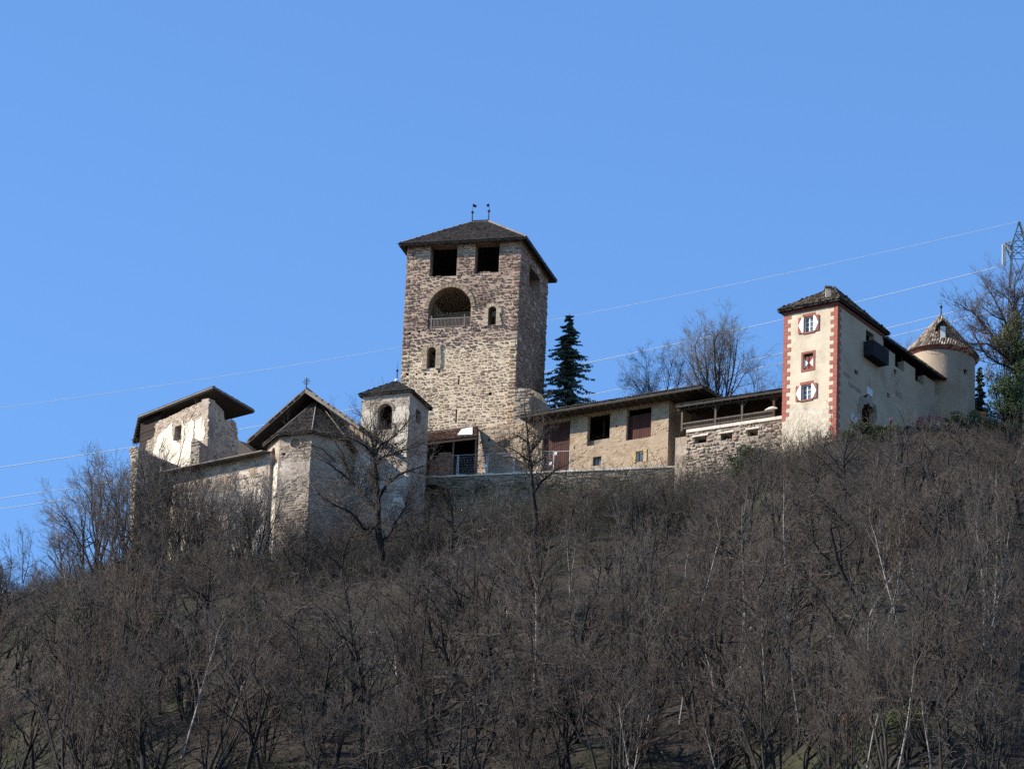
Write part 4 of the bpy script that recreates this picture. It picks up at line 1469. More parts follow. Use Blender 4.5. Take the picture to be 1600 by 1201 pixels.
# ------------------------------------------------------------------ round tower
def round_tower():
    y = 369.5
    cpt = at(1470, 562, y)
    z = cpt.z
    c = Vector((cpt.x, cpt.y, 0))
    re, rw = 59 * .0526, 53.5 * .0526
    zb = footing([c + Vector((rw * math.cos(a), rw * math.sin(a), 0)) for a in np.linspace(0, 6.28, 12)], 1)
    root = thing('round_tower', 'round plastered tower with conical mottled tile roof and red eave', 'tower', (c.x, c.y, zb))
    zap = height_for(c, 492.5)
    n = 40
    P = lambda r, a, h: Vector((c.x + r * math.cos(a), c.y + r * math.sin(a), h))
    mb = MB()
    hu, hz = math.atan2(-.75, .66), at(1514, 586, y - 1.5).z
    rows = [zb, hz - .22, hz + .22, z + .15]
    for k in range(n):
        a, b = 2 * math.pi * k / n, 2 * math.pi * (k + 1) / n
        for h0, h1 in zip(rows, rows[1:]):
            am = math.atan2(math.sin((a + b) / 2), math.cos((a + b) / 2))
            if h0 == rows[1] and abs(am - hu) < .09:
                for q in (a, b):
                    mb.poly([P(rw, q, h0), P(rw, q, h1), P(rw - .5, q, h1), P(rw - .5, q, h0)])
                mb.poly([P(rw, a, h0), P(rw, b, h0), P(rw - .5, b, h0), P(rw - .5, a, h0)])
                continue
            mb.poly([P(rw, a, h0), P(rw, b, h0), P(rw, b, h1), P(rw, a, h1)])
    w_ = mb.weld().build('wall', 'plaster_shade', root)
    for p in w_.data.polygons:
        p.use_smooth = True
    ring = MB()
    for k in range(n):
        a, b = 2 * math.pi * k / n, 2 * math.pi * (k + 1) / n
        q = [P(rw + .02, a, z - .22), P(rw + .02, b, z - .22), P(re - .1, b, z - .02), P(re - .1, a, z - .02)]
        ring.poly(q)
        ring.poly([P(re - .1, a, z - .02), P(re - .1, b, z - .02), P(re, b, z + .1), P(re, a, z + .1)])
    ring.weld().build('eave_moulding', 'cornice_red', root, True)
    cone = MB()
    for k in range(n):
        a, b = 2 * math.pi * k / n, 2 * math.pi * (k + 1) / n
        cone.poly([P(re, a, z + .1), P(re, b, z + .1), Vector((c.x, c.y, zap))])
    roof = cone.build('roof', 'roof_dark', root)
    # ring after ring of half-round tiles
    r = random.Random(101)
    mb = MB()
    H = zap - (z + .1)
    sl = math.hypot(H, re)
    nrow = 17
    for j in range(nrow):
        t0, t1 = j / nrow, (j + 1.25) / nrow
        r0, r1 = re * (1 - t0) + .04, max(.02, re * (1 - min(t1, .995)))
        m = max(6, int(2 * math.pi * r0 / .22))
        h0, h1 = z + .1 + H * t0, z + .1 + H * min(t1, .995)
        for k in range(m):
            a = 2 * math.pi * (k + .5 * (j % 2)) / m
            da = 2 * math.pi / m * .46
            col = jitter_colour(r.choice([(.30, .235, .17), (.15, .105, .08), (.42, .35, .27), (.10, .075, .06), (.22, .165, .12)]), r, .2)
            lf = .05 + r.uniform(0, .05)
            b0, b1 = h0 - r.uniform(0, .05), h1
            mb.poly([P(r0 + .02, a - da, b0 + .02), P(r0 + .03, a, b0 + lf + .05), P(r1 + .02, a, b1 + .06), P(r1, a - da, b1 + .02)], col)
            mb.poly([P(r0 + .03, a, b0 + lf + .05), P(r0 + .02, a + da, b0 + .02), P(r1, a + da, b1 + .02), P(r1 + .02, a, b1 + .06)], col)
            mb.poly([P(r0 + .02, a - da, b0 + .02), P(r0 + .02, a + da, b0 + .02), P(r0 + .03, a, b0 + lf + .05)], col)
    tag(mb.build('roof_tiles', 'shingle', roof), kind='stuff')
    # little dormer with a pale board
    da = -math.pi / 2 - .03
    o = Vector((math.cos(da), math.sin(da), 0))
    s = Vector((-o.y, o.x, 0))
    base = c + o * (re * .80)
    z0, z1 = height_for(base, 530.5), height_for(base, 509)
    df = Face(base - s * .36, base + s * .36)
    dm = MB()
    q = [(0, z0), (df.len, z0), (df.len, z1), (df.len / 2, z1 + .42), (0, z1)]
    dm.hexa([df.w(u, v, -1.2) for u, v in q], [df.w(u, v, 0) for u, v in q])
    d_ = dm.build('dormer', 'timber_dark', root)
    MB().fbox(df, .15, df.len - .15, z0 + .05, z1 - .05, .005, .05).build('dormer_board', 'white_paint', d_)
    for sg in (-1, 1):
        e = df.w(df.len / 2 + sg * .62, z1 - .12, .25)
        rr_ = df.w(df.len / 2, z1 + .46, .25)
        bk = df.n * -1.5
        MB().hexa([e, rr_, rr_ + bk, e + bk], [p + Vector((0, 0, .07)) for p in (e, rr_, rr_ + bk, e + bk)]).build('dormer_roof', 'timber_grey', d_)
    finial(root, Vector((c.x, c.y, zap - .05)), Vector((c.x, c.y, height_for(c, 468))), .06, .55, .13)
    return dict(c=c, rw=rw, re=re, z=z, zb=zb)
RT = round_tower()

def east_wall():
    """battlemented curtain between the cream tower and the round tower, roofed"""
    p = CT['wq'][2]
    d = (RT['c'] - Vector((p.x, p.y, 0)))
    u_ = (CT['wq'][2] - CT['wq'][1]).normalized()
    f = Face(p, p + u_ * (d.dot(u_) - .3))
    zt = f.uz(1392, 549)[1]
    zr = height_for(f.w(0, 0, .35), 530)
    zb = footing([f.w(0, 0), f.w(f.len, 0)], 1)
    root = thing('battlement_wall', 'shaded battlemented wall between cream tower and round tower', 'wall', (p.x, p.y, zb))
    out = [(.01, zb), (f.len, zb)]
    n = 3
    top = []
    step = f.len / (n + .5)
    for k in range(n):
        a = .1 + k * step
        top += [(a, zt - 1.0), (a, zt), (a + step * .55, zt), (a + step * .55, zt - 1.0)]
    out = [(.01, zb), (f.len, zb), (f.len, zt - 1.0)] + top[::-1] + [(.01, zt - 1.0)]
    hs = []
    for px, py, s in ((1398.5, 581, .22), (1388, 618, .2)):
        u, zz = f.uz(px, py)
        if .4 < u < f.len - .4:
            hs.append(rect_poly((u - s, zz - s, u + s, zz + s)))
    MB().wall(f, out, hs, back=.6).build('wall', 'plaster_shade', root)
    sheet(root, f, [(1400, 611), (1408, 614), (1411, 620), (1407, 623), (1400, 618)], .015, 'rubble', 'bare_masonry')
    q = [f.w(-.1, zr, .4), f.w(f.len + .2, zr, .4), f.w(f.len + .2, zr + .6, -2.4), f.w(-.1, zr + .6, -2.4)]
    roof = MB().hexa(q, [x + Vector((0, 0, .14)) for x in q]).build('roof', 'roof_dark', root)
    mb = MB()
    lay_tiles(mb, [x + Vector((0, 0, .14)) for x in q], random.Random(5), .26, .2, lambda r: jitter_colour((.09, .075, .06), r, .3))
    tag(mb.build('shingles', 'shingle', roof), kind='stuff')
    bk = Face(f.w(0, 0, -2.2), f.w(f.len, 0, -2.2))
    MB().wall(bk, [(0, zt - 2.2), (bk.len, zt - 2.2), (bk.len, zr + .55), (0, zr + .55)]).build('back_wall', 'timber_black', root)
    MB().poly([f.w(0, zt - 1.6, -.6), f.w(f.len, zt - 1.6, -.6), f.w(f.len, zt - 1.6, -2.2), f.w(0, zt - 1.6, -2.2)]).build('wall_walk', 'timber_black', root)
    for k in range(4):
        u = .15 + k * step if k < 3 else f.len - .2
        MB().bar(f.w(u + .1, zt - 1.0, -.3), f.w(u + .1, zr + .1, -.3), .08).build('post', 'timber_black', root)
east_wall()

# ------------------------------------------------------------------ power line
def wires():
    data = [('shield_wire', 'thin topmost overhead wire running to the pylon peak', [(0, 637), (240, 604), (370, 584.5), (628, 543), (850, 502), (1250, 422), (1300, 411), (1590, 347)], 1591, .022),
            ('power_line', 'bright overhead power line ending at the insulators of the pylon', [(0, 730), (190, 701), (375, 671), (530, 644), (560, 637.5), (925, 565), (1220, 500), (1333, 473), (1568, 415)], 1568.5, .038),
            ('power_line', 'overhead power line passing just above the round tower roof, upper of the low pair', [(0, 778), (110, 763), (938, 613), (1100, 580), (1220, 552), (1385, 512.5), (1500, 485)], 1700, .034),
            ('power_line', 'lowest overhead power line, lower of the low pair behind the roofs', [(5, 794.5), (130, 776), (930, 631), (1090, 598), (1217, 568), (1398, 525), (1450, 511), (1550, 487)], 1700, .034)]
    for name, label, pts, xe, rad in data:
        co = np.polyfit([p[0] for p in pts], [p[1] for p in pts], 2)
        xs = np.linspace(-500, xe, 46)
        line = [at(x, float(np.polyval(co, x)), 452 + 20 * (x / 1600)) for x in xs]
        mb = MB()
        n = 6
        rings = []
        for i, p in enumerate(line):
            d = (line[min(i + 1, 45)] - line[max(i - 1, 0)]).normalized()
            s = d.cross(Vector((0, 0, 1))).normalized()
            t = s.cross(d)
            rings.append([p + (s * math.cos(k * math.pi / 3) + t * math.sin(k * math.pi / 3)) * rad for k in range(n)])
        for a, b in zip(rings, rings[1:]):
            for k in range(n):
                mb.poly([a[k], b[k], b[(k + 1) % n], a[(k + 1) % n]])
        o = mb.weld().build(name, 'wire', None, True)
        tag(o, label, 'power line', 'overhead wires', 'thing')
wires()

def pylon():
    y = 472.0
    px = .0655
    c = at(1592.5, 381, y)
    root_z = float(terrain(c.x, c.y)) - .2
    root = thing('pylon', 'dark steel lattice pylon rising behind the trees at the picture edge', 'pylon', (c.x, c.y, root_z))
    zt = height_for(c, 347)
    zarm, zlow = c.z, height_for(c, 400)
    def wid(z):
        if z > zarm:
            return max(.06, .75 * (zt - z) / (zt - zarm))
        return .75 + (zarm - z) * .045
    C = lambda z, i: Vector((c.x + wid(z) * (1, -1, -1, 1)[i], c.y + wid(z) * (1, 1, -1, -1)[i], z))
    zs = [root_z + (zlow - root_z) * k / 12 for k in range(12)] + [zlow, zarm, (zarm + zt) / 2, zt]
    for i in range(4):
        mb = MB()
        for a, b in zip(zs, zs[1:]):
            mb.bar(C(a, i), C(b, i), .075)
        mb.build('leg', 'pylon', root)
        j = (i + 1) % 4
        for a, b in zip(zs, zs[1:]):
            MB().bar(C(a, i), C(b, j), .04).bar(C(a, j), C(b, i), .04).bar(C(b, i), C(b, j), .04).build('brace', 'pylon', root)
    for sg in (-1, 1):
        tip = Vector((c.x + sg * 24.5 * px, c.y, zarm))
        mb = MB()
        for i in ((1, 2) if sg < 0 else (0, 3)):
            mb.bar(C(zarm, i), tip, .06)
            mb.bar(C(zlow, i), tip, .06)
            for t in (.33, .66):
                mb.bar(C(zarm, i).lerp(tip, t), C(zlow, i).lerp(tip, t), .035)
                mb.bar(C(zarm, i).lerp(tip, t - .33), C(zlow, i).lerp(tip, t), .035)
        mb.build('cross_arm', 'pylon', root)
        for dx in (-.12, .12):
            ins = MB()
            zl = height_for(tip, 414)
            zz = tip.z - .15
            top = Vector((tip.x + dx, tip.y, 0))
            while zz > zl + .1:
                ins.bar(Vector((top.x, top.y, zz)), Vector((top.x, top.y, zz - .07)), .05, 8, .13)
                ins.bar(Vector((top.x, top.y, zz - .07)), Vector((top.x, top.y, zz - .12)), .05, 8, .05)
                zz -= .12
            ins.build('insulator', 'insulator', root, True)
        MB().bar(Vector((tip.x - .2, tip.y, height_for(tip, 414))), Vector((tip.x + .2, tip.y, height_for(tip, 414))), .06).build('clamp', 'galv', root)
pylon()

# ------------------------------------------------------------------ site fence on the terrace
def fences():
    spans = [(669, 711, 'site fence panel in front of the brick pillar, beside the bell tower'),
             (713, 757, 'site fence panel carrying a small white sign'),
             (759, 800, 'site fence panel before the tan yard wall'),
             (822, 862, 'site fence panel across the edge of the barn door')]
    for x0, x1, label in spans:
        a, b = TF.uz(x0, 740)[0], TF.uz(x1, 740)[0]
        z0 = TZ + .06
        h = 1.95
        d = -.55
        root = thing('site_fence', label, 'fence', TF.w(a, z0, d), 'wire site fence panels on the terrace')
        for u in (a, b):
            MB().bar(TF.w(u, z0, d), TF.w(u, z0 + h, d), .03, 6).build('post', 'galv', root)
            MB().fbox(TF, u - .12, u + .12, z0, z0 + .12, d - .3, d + .3).build('foot', 'coping', root)
        for zz in (z0 + .15, z0 + h - .03):
            MB().bar(TF.w(a, zz, d), TF.w(b, zz, d), .02, 5).build('rail', 'galv', root)
        mb = MB()
        n = int((b - a) / .12)
        for k in range(1, n):
            u = a + (b - a) * k / n
            mb.bar(TF.w(u, z0 + .15, d), TF.w(u, z0 + h - .03, d), .0035, 3)
        for k in range(1, 8):
            zz = z0 + .15 + (h - .18) * k / 8
            mb.bar(TF.w(a, zz, d), TF.w(b, zz, d), .0035, 3)
        tag(mb.build('wire_mesh', 'galv', root), kind='stuff')
    for px, py, label in ((756.5, 724, 'small white sign hung on the fence by the yard wall'), (866, 704.5, 'small white sign on the fence at the barn door, upper one'), (858, 720, 'small white sign on the fence at the barn door, lower one')):
        u, z = TF.uz(px, py)
        o = MB().fbox(TF, u - .11, u + .11, z - .13, z + .13, -.53, -.51).build('sign', 'white_paint')
        tag(o, label, 'sign', None, 'thing')
    # taller gate frame by the barn door
    a, b = TF.uz(863, 720)[0], TF.uz(888, 720)[0]
    root = thing('site_gate', 'tall tubular site gate standing before the dark red barn door', 'gate', TF.w(a, TZ, -.55))
    zt = TF.uz(875, 701)[1]
    for u in (a, b):
        MB().bar(TF.w(u, TZ + .05, -.55), TF.w(u, zt, -.55), .035, 6).build('post', 'galv', root)
    MB().bar(TF.w(a, zt, -.55), TF.w(b, zt, -.55), .03, 6).build('rail', 'galv', root)
    MB().bar(TF.w(a, TZ + .2, -.55), TF.w(b, TZ + .2, -.55), .03, 6).build('rail', 'galv', root)
fences()

# ------------------------------------------------------------------ vegetation
def unit(v):
    return v / (np.linalg.norm(v) + 1e-9)

def tubes(name, segs, sides, material, cols=None):
    """mesh of tapered prisms, one for each segment (x0 y0 z0 x1 y1 z1 r0 r1)"""
    S = np.asarray(segs, np.float64)
    n = len(S)
    p0, p1, r0, r1 = S[:, 0:3], S[:, 3:6], S[:, 6:7], S[:, 7:8]
    d = p1 - p0
    d /= np.linalg.norm(d, axis=1, keepdims=True) + 1e-9
    ref = np.where(np.abs(d[:, 2:3]) < .9, np.array([[0, 0, 1.0]]), np.array([[1.0, 0, 0]]))
    a = np.cross(d, ref)
    a /= np.linalg.norm(a, axis=1, keepdims=True) + 1e-9
    b = np.cross(d, a)
    V = np.empty((n, 2 * sides, 3))
    for k in range(sides):
        t = 2 * math.pi * k / sides
        o = a * math.cos(t) + b * math.sin(t)
        V[:, k] = p0 + o * r0
        V[:, sides + k] = p1 + o * r1
    k = np.arange(sides)
    q = np.stack([k, (k + 1) % sides, sides + (k + 1) % sides, sides + k], -1)
    Fc = (np.arange(n)[:, None, None] * 2 * sides + q[None]).reshape(-1, 4)
    return raw_mesh(name, V.reshape(-1, 3), Fc, material, None if cols is None else np.repeat(np.asarray(cols), 2 * sides, 0))

def raw_mesh(name, V, Fc, material, cols=None):
    m = bpy.data.meshes.new(name)
    nv, nf, k = len(V), len(Fc), Fc.shape[1]
    m.vertices.add(nv)
    m.vertices.foreach_set('co', np.ascontiguousarray(V, np.float32).ravel())
    m.loops.add(nf * k)
    m.loops.foreach_set('vertex_index', np.ascontiguousarray(Fc, np.int32).ravel())
    m.polygons.add(nf)
    m.polygons.foreach_set('loop_start', np.arange(0, nf * k, k, dtype=np.int32))
    m.polygons.foreach_set('loop_total', np.full(nf, k, np.int32))
    m.update(calc_edges=True)
    if cols is not None:
        at_ = m.attributes.new('tint', 'FLOAT_COLOR', 'POINT')
        c = np.ones((nv, 4), np.float32)
        c[:, :3] = cols
        at_.data.foreach_set('color', c.ravel())
    m.materials.append(M[material])
    return m

UP = np.array([0, 0, 1.0])

def grow(seed, H=10.0, stems=1, limbs=10, spread=.75, fine=3, branches=6, lean=(0, 0), fork=.28, trunk_r=.14, rise=.12, twig=.016, wobble=.16, bark_to=2, flare=.42):
    """bare broadleaf tree: lists of trunk and twig segments"""
    g = np.random.default_rng(seed)
    T, C = [], []
    NS = {0: 8, 1: 5, 2: 4, 3: 3, 4: 2}
    def run(p, d, L, r, lvl):
        n = NS[lvl]
        pts = []
        for i in range(n):
            d = unit(d + g.normal(0, wobble, 3) * (1 if lvl else .45) + UP * (rise if lvl else .05))
            q = p + d * (L / n)
            ra, rb = r * (1 - .8 * i / n), r * (1 - .8 * (i + 1) / n)
            (T if lvl < bark_to else C).append((*p, *q, max(ra, .008), max(rb, .006)))
            pts.append((q, d, (i + 1) / n, rb))
            p = q
        return pts
    def side(d, ang):
        w = unit(np.cross(d, unit(g.normal(0, 1, 3))))
        return unit(d * math.cos(ang) + w * math.sin(ang))
    for s in range(stems):
        a = g.uniform(0, 6.28)
        off = .0 if stems == 1 else g.uniform(.10, flare)
        d = unit(np.array([math.cos(a) * off + lean[0], math.sin(a) * off + lean[1], 1.0]))
        L0 = H * g.uniform(.62, .8)
        r0 = trunk_r * (1 if stems == 1 else .75)
        t = run(np.array([math.cos(a) * off * .3, math.sin(a) * off * .3, -.5]), d, L0, r0, 0)
        for k in range(limbs):
            f = fork + (1 - fork) * (k + g.uniform(0, .9)) / limbs
            q, dd, fr, rr = t[min(int(f * len(t)), len(t) - 1)]
            back = t[max(min(int(f * len(t)), len(t) - 1) - 1, 0)][0]
            q = back + (q - back) * g.uniform(.1, 1)
            L1 = H * g.uniform(.26, .42) * (1.15 - .5 * f)
            l1 = run(q, side(dd, spread * g.uniform(.6, 1.25)), L1, max(rr * .75, .045), 1)
            for j in range(branches):
                q1, d1, f1, r1 = l1[min(int((.15 + .85 * (j + g.uniform(0, .9)) / branches) * len(l1)), len(l1) - 1)]
                l2 = run(q1, side(d1, g.uniform(.4, .95)), L1 * g.uniform(.34, .6) * (1.1 - .4 * f1), max(r1 * .65, twig * 1.3), 2)
                for m in range(5 if fine > 2 else 4):
                    q2, d2, f2, r2 = l2[g.integers(0, len(l2))]
                    l3 = run(q2, side(d2, g.uniform(.35, .9)), L1 * g.uniform(.18, .32), twig, 3)
                    for w in range(fine):
                        q3, d3, f3, r3 = l3[g.integers(0, len(l3))]
                        run(q3, side(d3, g.uniform(.3, .9)), L1 * g.uniform(.09, .2), twig * .75, 4)
    return T, C

def leaf_cloud(name, blobs, n, size, material, seed, flat=.0):
    """many small leaves spread through blobs (x y z rx ry rz)"""
    g = np.random.default_rng(seed)
    B = np.asarray(blobs, float)
    w = B[:, 3] * B[:, 4] * B[:, 5]
    pick = g.choice(len(B), n, p=w / w.sum())
    u = g.normal(0, 1, (n, 3))
    u /= np.linalg.norm(u, axis=1, keepdims=True)
    rad = g.uniform(.25, 1, (n, 1)) ** .5
    c = B[pick, :3] + u * rad * B[pick, 3:6]
    a = g.normal(0, 1, (n, 3)); a[:, 2] *= (1 - flat)
    a /= np.linalg.norm(a, axis=1, keepdims=True)
    b = np.cross(a, g.normal(0, 1, (n, 3)))
    b /= np.linalg.norm(b, axis=1, keepdims=True)
    s = size * g.uniform(.5, 1.3, (n, 1))
    V = np.stack([c - a * s, c + b * s * .45, c + a * s, c - b * s * .45], 1).reshape(-1, 3)
    return raw_mesh(name, V, np.arange(4 * n).reshape(n, 4), material)

def part(name, mesh, parent):
    o = bpy.data.objects.new(name, mesh)
    COL.objects.link(o)
    o.parent = parent
    return o

SPECIES = {}
def species(key, bark, twig_mat, **kw):
    T, C = grow(**kw)
    SPECIES[key] = (tubes('trunk', T, 6, bark), tubes('crown', C, 3, twig_mat), kw.get('H', 10.0))

for i in range(5):
    species(('wood', i), 'bark_dark' if i % 2 else 'bark', ('twig', 'twig_grey', 'twig_red', 'twig', 'twig_grey')[i], seed=100 + i, H=10, stems=(1, 2, 3, 1, 2)[i], limbs=(10, 7, 5, 11, 7)[i],
            spread=(1.0, .85, .8, 1.15, .95)[i], rise=(.04, .06, .08, .02, .05)[i], wobble=.19, branches=4, fine=2, twig=.015, fork=(.2, .25, .2, .3, .3)[i], trunk_r=(.20, .17, .15, .22, .18)[i])
for i in range(3):
    species(('thicket', i), 'bark', ('twig_grey', 'twig', 'twig_red')[i], seed=200 + i, H=10, stems=5, limbs=4, spread=.5, branches=4, fork=.25, trunk_r=.14, rise=.16, fine=2)
for i in range(3):
    species(('birch', i), 'bark_birch', ('twig', 'twig_red', 'twig_grey')[i], seed=300 + i, H=10, stems=1, limbs=10, spread=.5, branches=4, fork=.35, trunk_r=.10, fine=2, bark_to=1, wobble=.13)
species(('vase', 0), 'bark', 'twig_pale', seed=401, H=10, stems=9, limbs=7, spread=.42, branches=5, fork=.18, trunk_r=.17, rise=.02, wobble=.13, twig=.0095, flare=.95)
species(('vase', 1), 'bark', 'twig_pale', seed=402, H=10, stems=4, limbs=8, spread=.5, branches=6, fork=.2, trunk_r=.14, rise=.03, wobble=.13, twig=.0095, flare=.75)
species(('broad', 0), 'bark_dark', 'twig', seed=411, H=10, stems=1, limbs=9, spread=1.0, branches=6, fork=.35, trunk_r=.26, rise=.14, wobble=.24, twig=.015, fine=3)
species(('broad', 1), 'bark_dark', 'twig', seed=412, H=10, stems=1, limbs=12, spread=.9, branches=6, fork=.40, trunk_r=.19, rise=.05, wobble=.2, twig=.014, fine=3)
species(('dead', 0), 'bark_birch', 'bark_birch', seed=421, H=10, stems=1, limbs=7, spread=.8, branches=2, fork=.35, trunk_r=.16, wobble=.3, fine=0)

PLANTED = []
def plant(key, base, H, name, label, cat='tree', group=None, rz=None, tilt=(0, 0), width=1.0):
    tr, cr, h0 = SPECIES[key]
    root = thing(name, label, cat, base, group)
    k = H / h0
    root.scale = (k * width, k * width, k)
    root.rotation_euler = (tilt[0], tilt[1], rng.uniform(0, 6.28) if rz is None else rz)
    part('trunk', tr, root)
    part('crown', cr, root)
    PLANTED.append((base[0], base[1]))
    return root

def stand(px, py, y):              # a spot behind the castle whose trunk shows at (px, py)
    p = at(px, py, y)
    return Vector((p.x, p.y, float(terrain(p.x, p.y))))

def to_top(b, py):
    return height_for(b, py) - b.z

# trees that stand out -------------------------------------------------------
b = stand(1124, 600, 385); plant(('vase', 0), b, to_top(b, 500) * 1.12, 'bare_tree', 'large vase-shaped bare tree behind the gallery roof', rz=.4, width=.86)
b = stand(1036, 600, 385); plant(('vase', 1), b, to_top(b, 537) * 1.1, 'bare_tree', 'slim bare tree behind the barn roof, left of the large bare tree', rz=2.0, tilt=(0, -.06), width=.85)
b = stand(998, 615, 385); plant(('vase', 1), b, to_top(b, 580) * 1.1, 'bare_tree', 'low bare tree just over the barn roof beside the spruce', rz=4.0, tilt=(0, -.1), width=.9)
b = stand(1190, 600, 386); plant(('vase', 1), b, to_top(b, 556) * 1.1, 'bare_tree', 'bare tree close behind the cream tower, right of the large bare tree', rz=5.2, width=.8)
b = stand(1404, 530, 396); plant(('vase', 1), b, to_top(b, 505), 'bare_tree', 'faint bare tree top between cream tower and round tower', rz=1.0, width=.45)
b = ground_hit(950, 800); plant(('thicket', 0), b, to_top(b, 640), 'bare_tree', 'many-stemmed bare tree before the middle of the barn', rz=.3, width=.75)
b = ground_hit(1268, 800); plant(('wood', 3), b, to_top(b, 605), 'bare_tree', 'bare tree reaching up before the foot of the cream tower', rz=2.2, width=.75)
b = ground_hit(1240, 820); plant(('wood', 2), b, to_top(b, 660), 'bare_tree', 'bushy bare tree beside the gallery wall and cream tower', rz=4.4, width=.85)
b = ground_hit(36, 905); plant(('wood', 4), b, to_top(b, 790), 'bare_tree', 'thin bare tree standing out at the foot of the sky, far left', rz=1, width=.5)
g_left = 'bare trees before the curtain wall'
for i, (px, py, top, key) in enumerate([(150, 905, 720, ('thicket', 1)), (190, 900, 700, ('wood', 2)), (225, 905, 702, ('thicket', 0)), (262, 900, 735, ('wood', 4)), (300, 900, 748, ('thicket', 1)),
                                        (334, 905, 745, ('wood', 1)), (372, 900, 742, ('thicket', 0)), (398, 898, 748, ('vase', 1)), (130, 925, 770, ('wood', 0)), (210, 925, 745, ('wood', 3)),
                                        (280, 930, 770, ('thicket', 2)), (350, 935, 790, ('wood', 2)), (175, 940, 760, ('thicket', 0)), (245, 945, 790, ('wood', 1)), (205, 898, 712, ('vase', 1)), (240, 896, 720, ('thicket', 2)), (285, 895, 742, ('vase', 1)), (318, 897, 750, ('thicket', 1)),
                                        (355, 898, 748, ('vase', 1)), (160, 915, 740, ('vase', 1)), (386, 905, 770, ('thicket', 0))]):
    b = ground_hit(px, py)
    plant(key, b, to_top(b, top) * 1.18, 'bare_tree', ('many-stemmed' if key[0] == 'thicket' else 'fan-shaped' if key[0] == 'vase' else 'slender') + ' bare tree in the thicket ' + ('left of the cross wall' if px < 200 else 'below the cross wall' if px < 260 else 'before the middle of the curtain wall' if px < 340 else 'before the chapel end of the curtain wall'), group=g_left, width=.85, tilt=(0, rng.uniform(-.2, .05)))

species(('slim', 0), 'bark_dark', 'twig', seed=431, H=10, stems=1, limbs=9, spread=.8, branches=4, fork=.35, trunk_r=.19, rise=.08, wobble=.2, fine=1, twig=.014)
species(('slim', 1), 'bark_dark', 'twig_grey', seed=432, H=10, stems=2, limbs=6, spread=.85, branches=4, fork=.3, trunk_r=.19, rise=.08, wobble=.22, fine=1, twig=.014)
species(('slim', 2), 'bark', 'twig_grey', seed=433, H=10, stems=3, limbs=5, spread=.65, branches=4, fork=.25, trunk_r=.17, rise=.10, wobble=.2, fine=1, twig=.014, flare=.55)
for i, (px, py, top, key, lab) in enumerate([
        (655, 885, 765, 1, 'two-stemmed dark bare tree before the dark arch of the terrace wall'), (705, 890, 750, 0, 'slim dark bare tree just right of the terrace arch'),
        (748, 900, 742, 2, 'three-stemmed bare tree before the terrace wall below the shed'), (790, 905, 768, 1, 'low two-stemmed bare tree left of the tall dark tree'),
        (885, 870, 735, 0, 'slim bare tree before the terrace wall right of the barn door'), (915, 880, 755, 2, 'bushy three-stemmed bare tree under the small barn window'),
        (1000, 870, 728, 1, 'two-stemmed bare tree under the window with yellow shutters'), (1042, 860, 745, 0, 'slim bare tree before the end of the terrace wall'),
        (1085, 850, 735, 2, 'three-stemmed bare tree where terrace wall meets gallery wall'), (1128, 850, 728, 1, 'two-stemmed bare tree before the left loophole of the gallery wall'),
        (1168, 850, 712, 0, 'slim bare tree before the ivy on the gallery wall'), (1212, 845, 690, 2, 'three-stemmed bare tree before the corner of gallery and cream tower'),
        (1322, 800, 640, 0, 'slim bare tree rising before the shaded wall left of the gate'), (1372, 800, 655, 2, 'three-stemmed bare tree below the gate hedge'),
        (1418, 800, 628, 1, 'two-stemmed bare tree before the battlement wall'), (1468, 790, 640, 2, 'three-stemmed bare tree below the round tower'),
        (1520, 790, 630, 0, 'slim bare tree below the small conifer'), (470, 930, 800, 1, 'two-stemmed bare tree before the foot of the choir'), (530, 930, 790, 0, 'slim bare tree before the shaded choir wall')]):
    b = ground_hit(px, py)
    plant(('slim', key), b, to_top(b, top) * 1.22, 'bare_tree', lab, group='distinct bare trees below the walls', tilt=(rng.uniform(-.05, .05), rng.uniform(-.15, .08)), width=.9)
for i, (px, py, top, lab) in enumerate([(1228, 900, 688, 'tall pale birch stem before the foot of the cream tower'), (1448, 790, 648, 'pale birch leaning below the flowering shrub'), (1395, 800, 660, 'thin pale birch below the hedge'),
                                        (1560, 850, 670, 'pale birch at the right edge below the evergreen')]):
    b = ground_hit(px, py)
    plant(('birch', i % 3), b, to_top(b, top), 'birch_tree', lab, tilt=(0, .3 if i == 1 else rng.uniform(-.08, .08)))

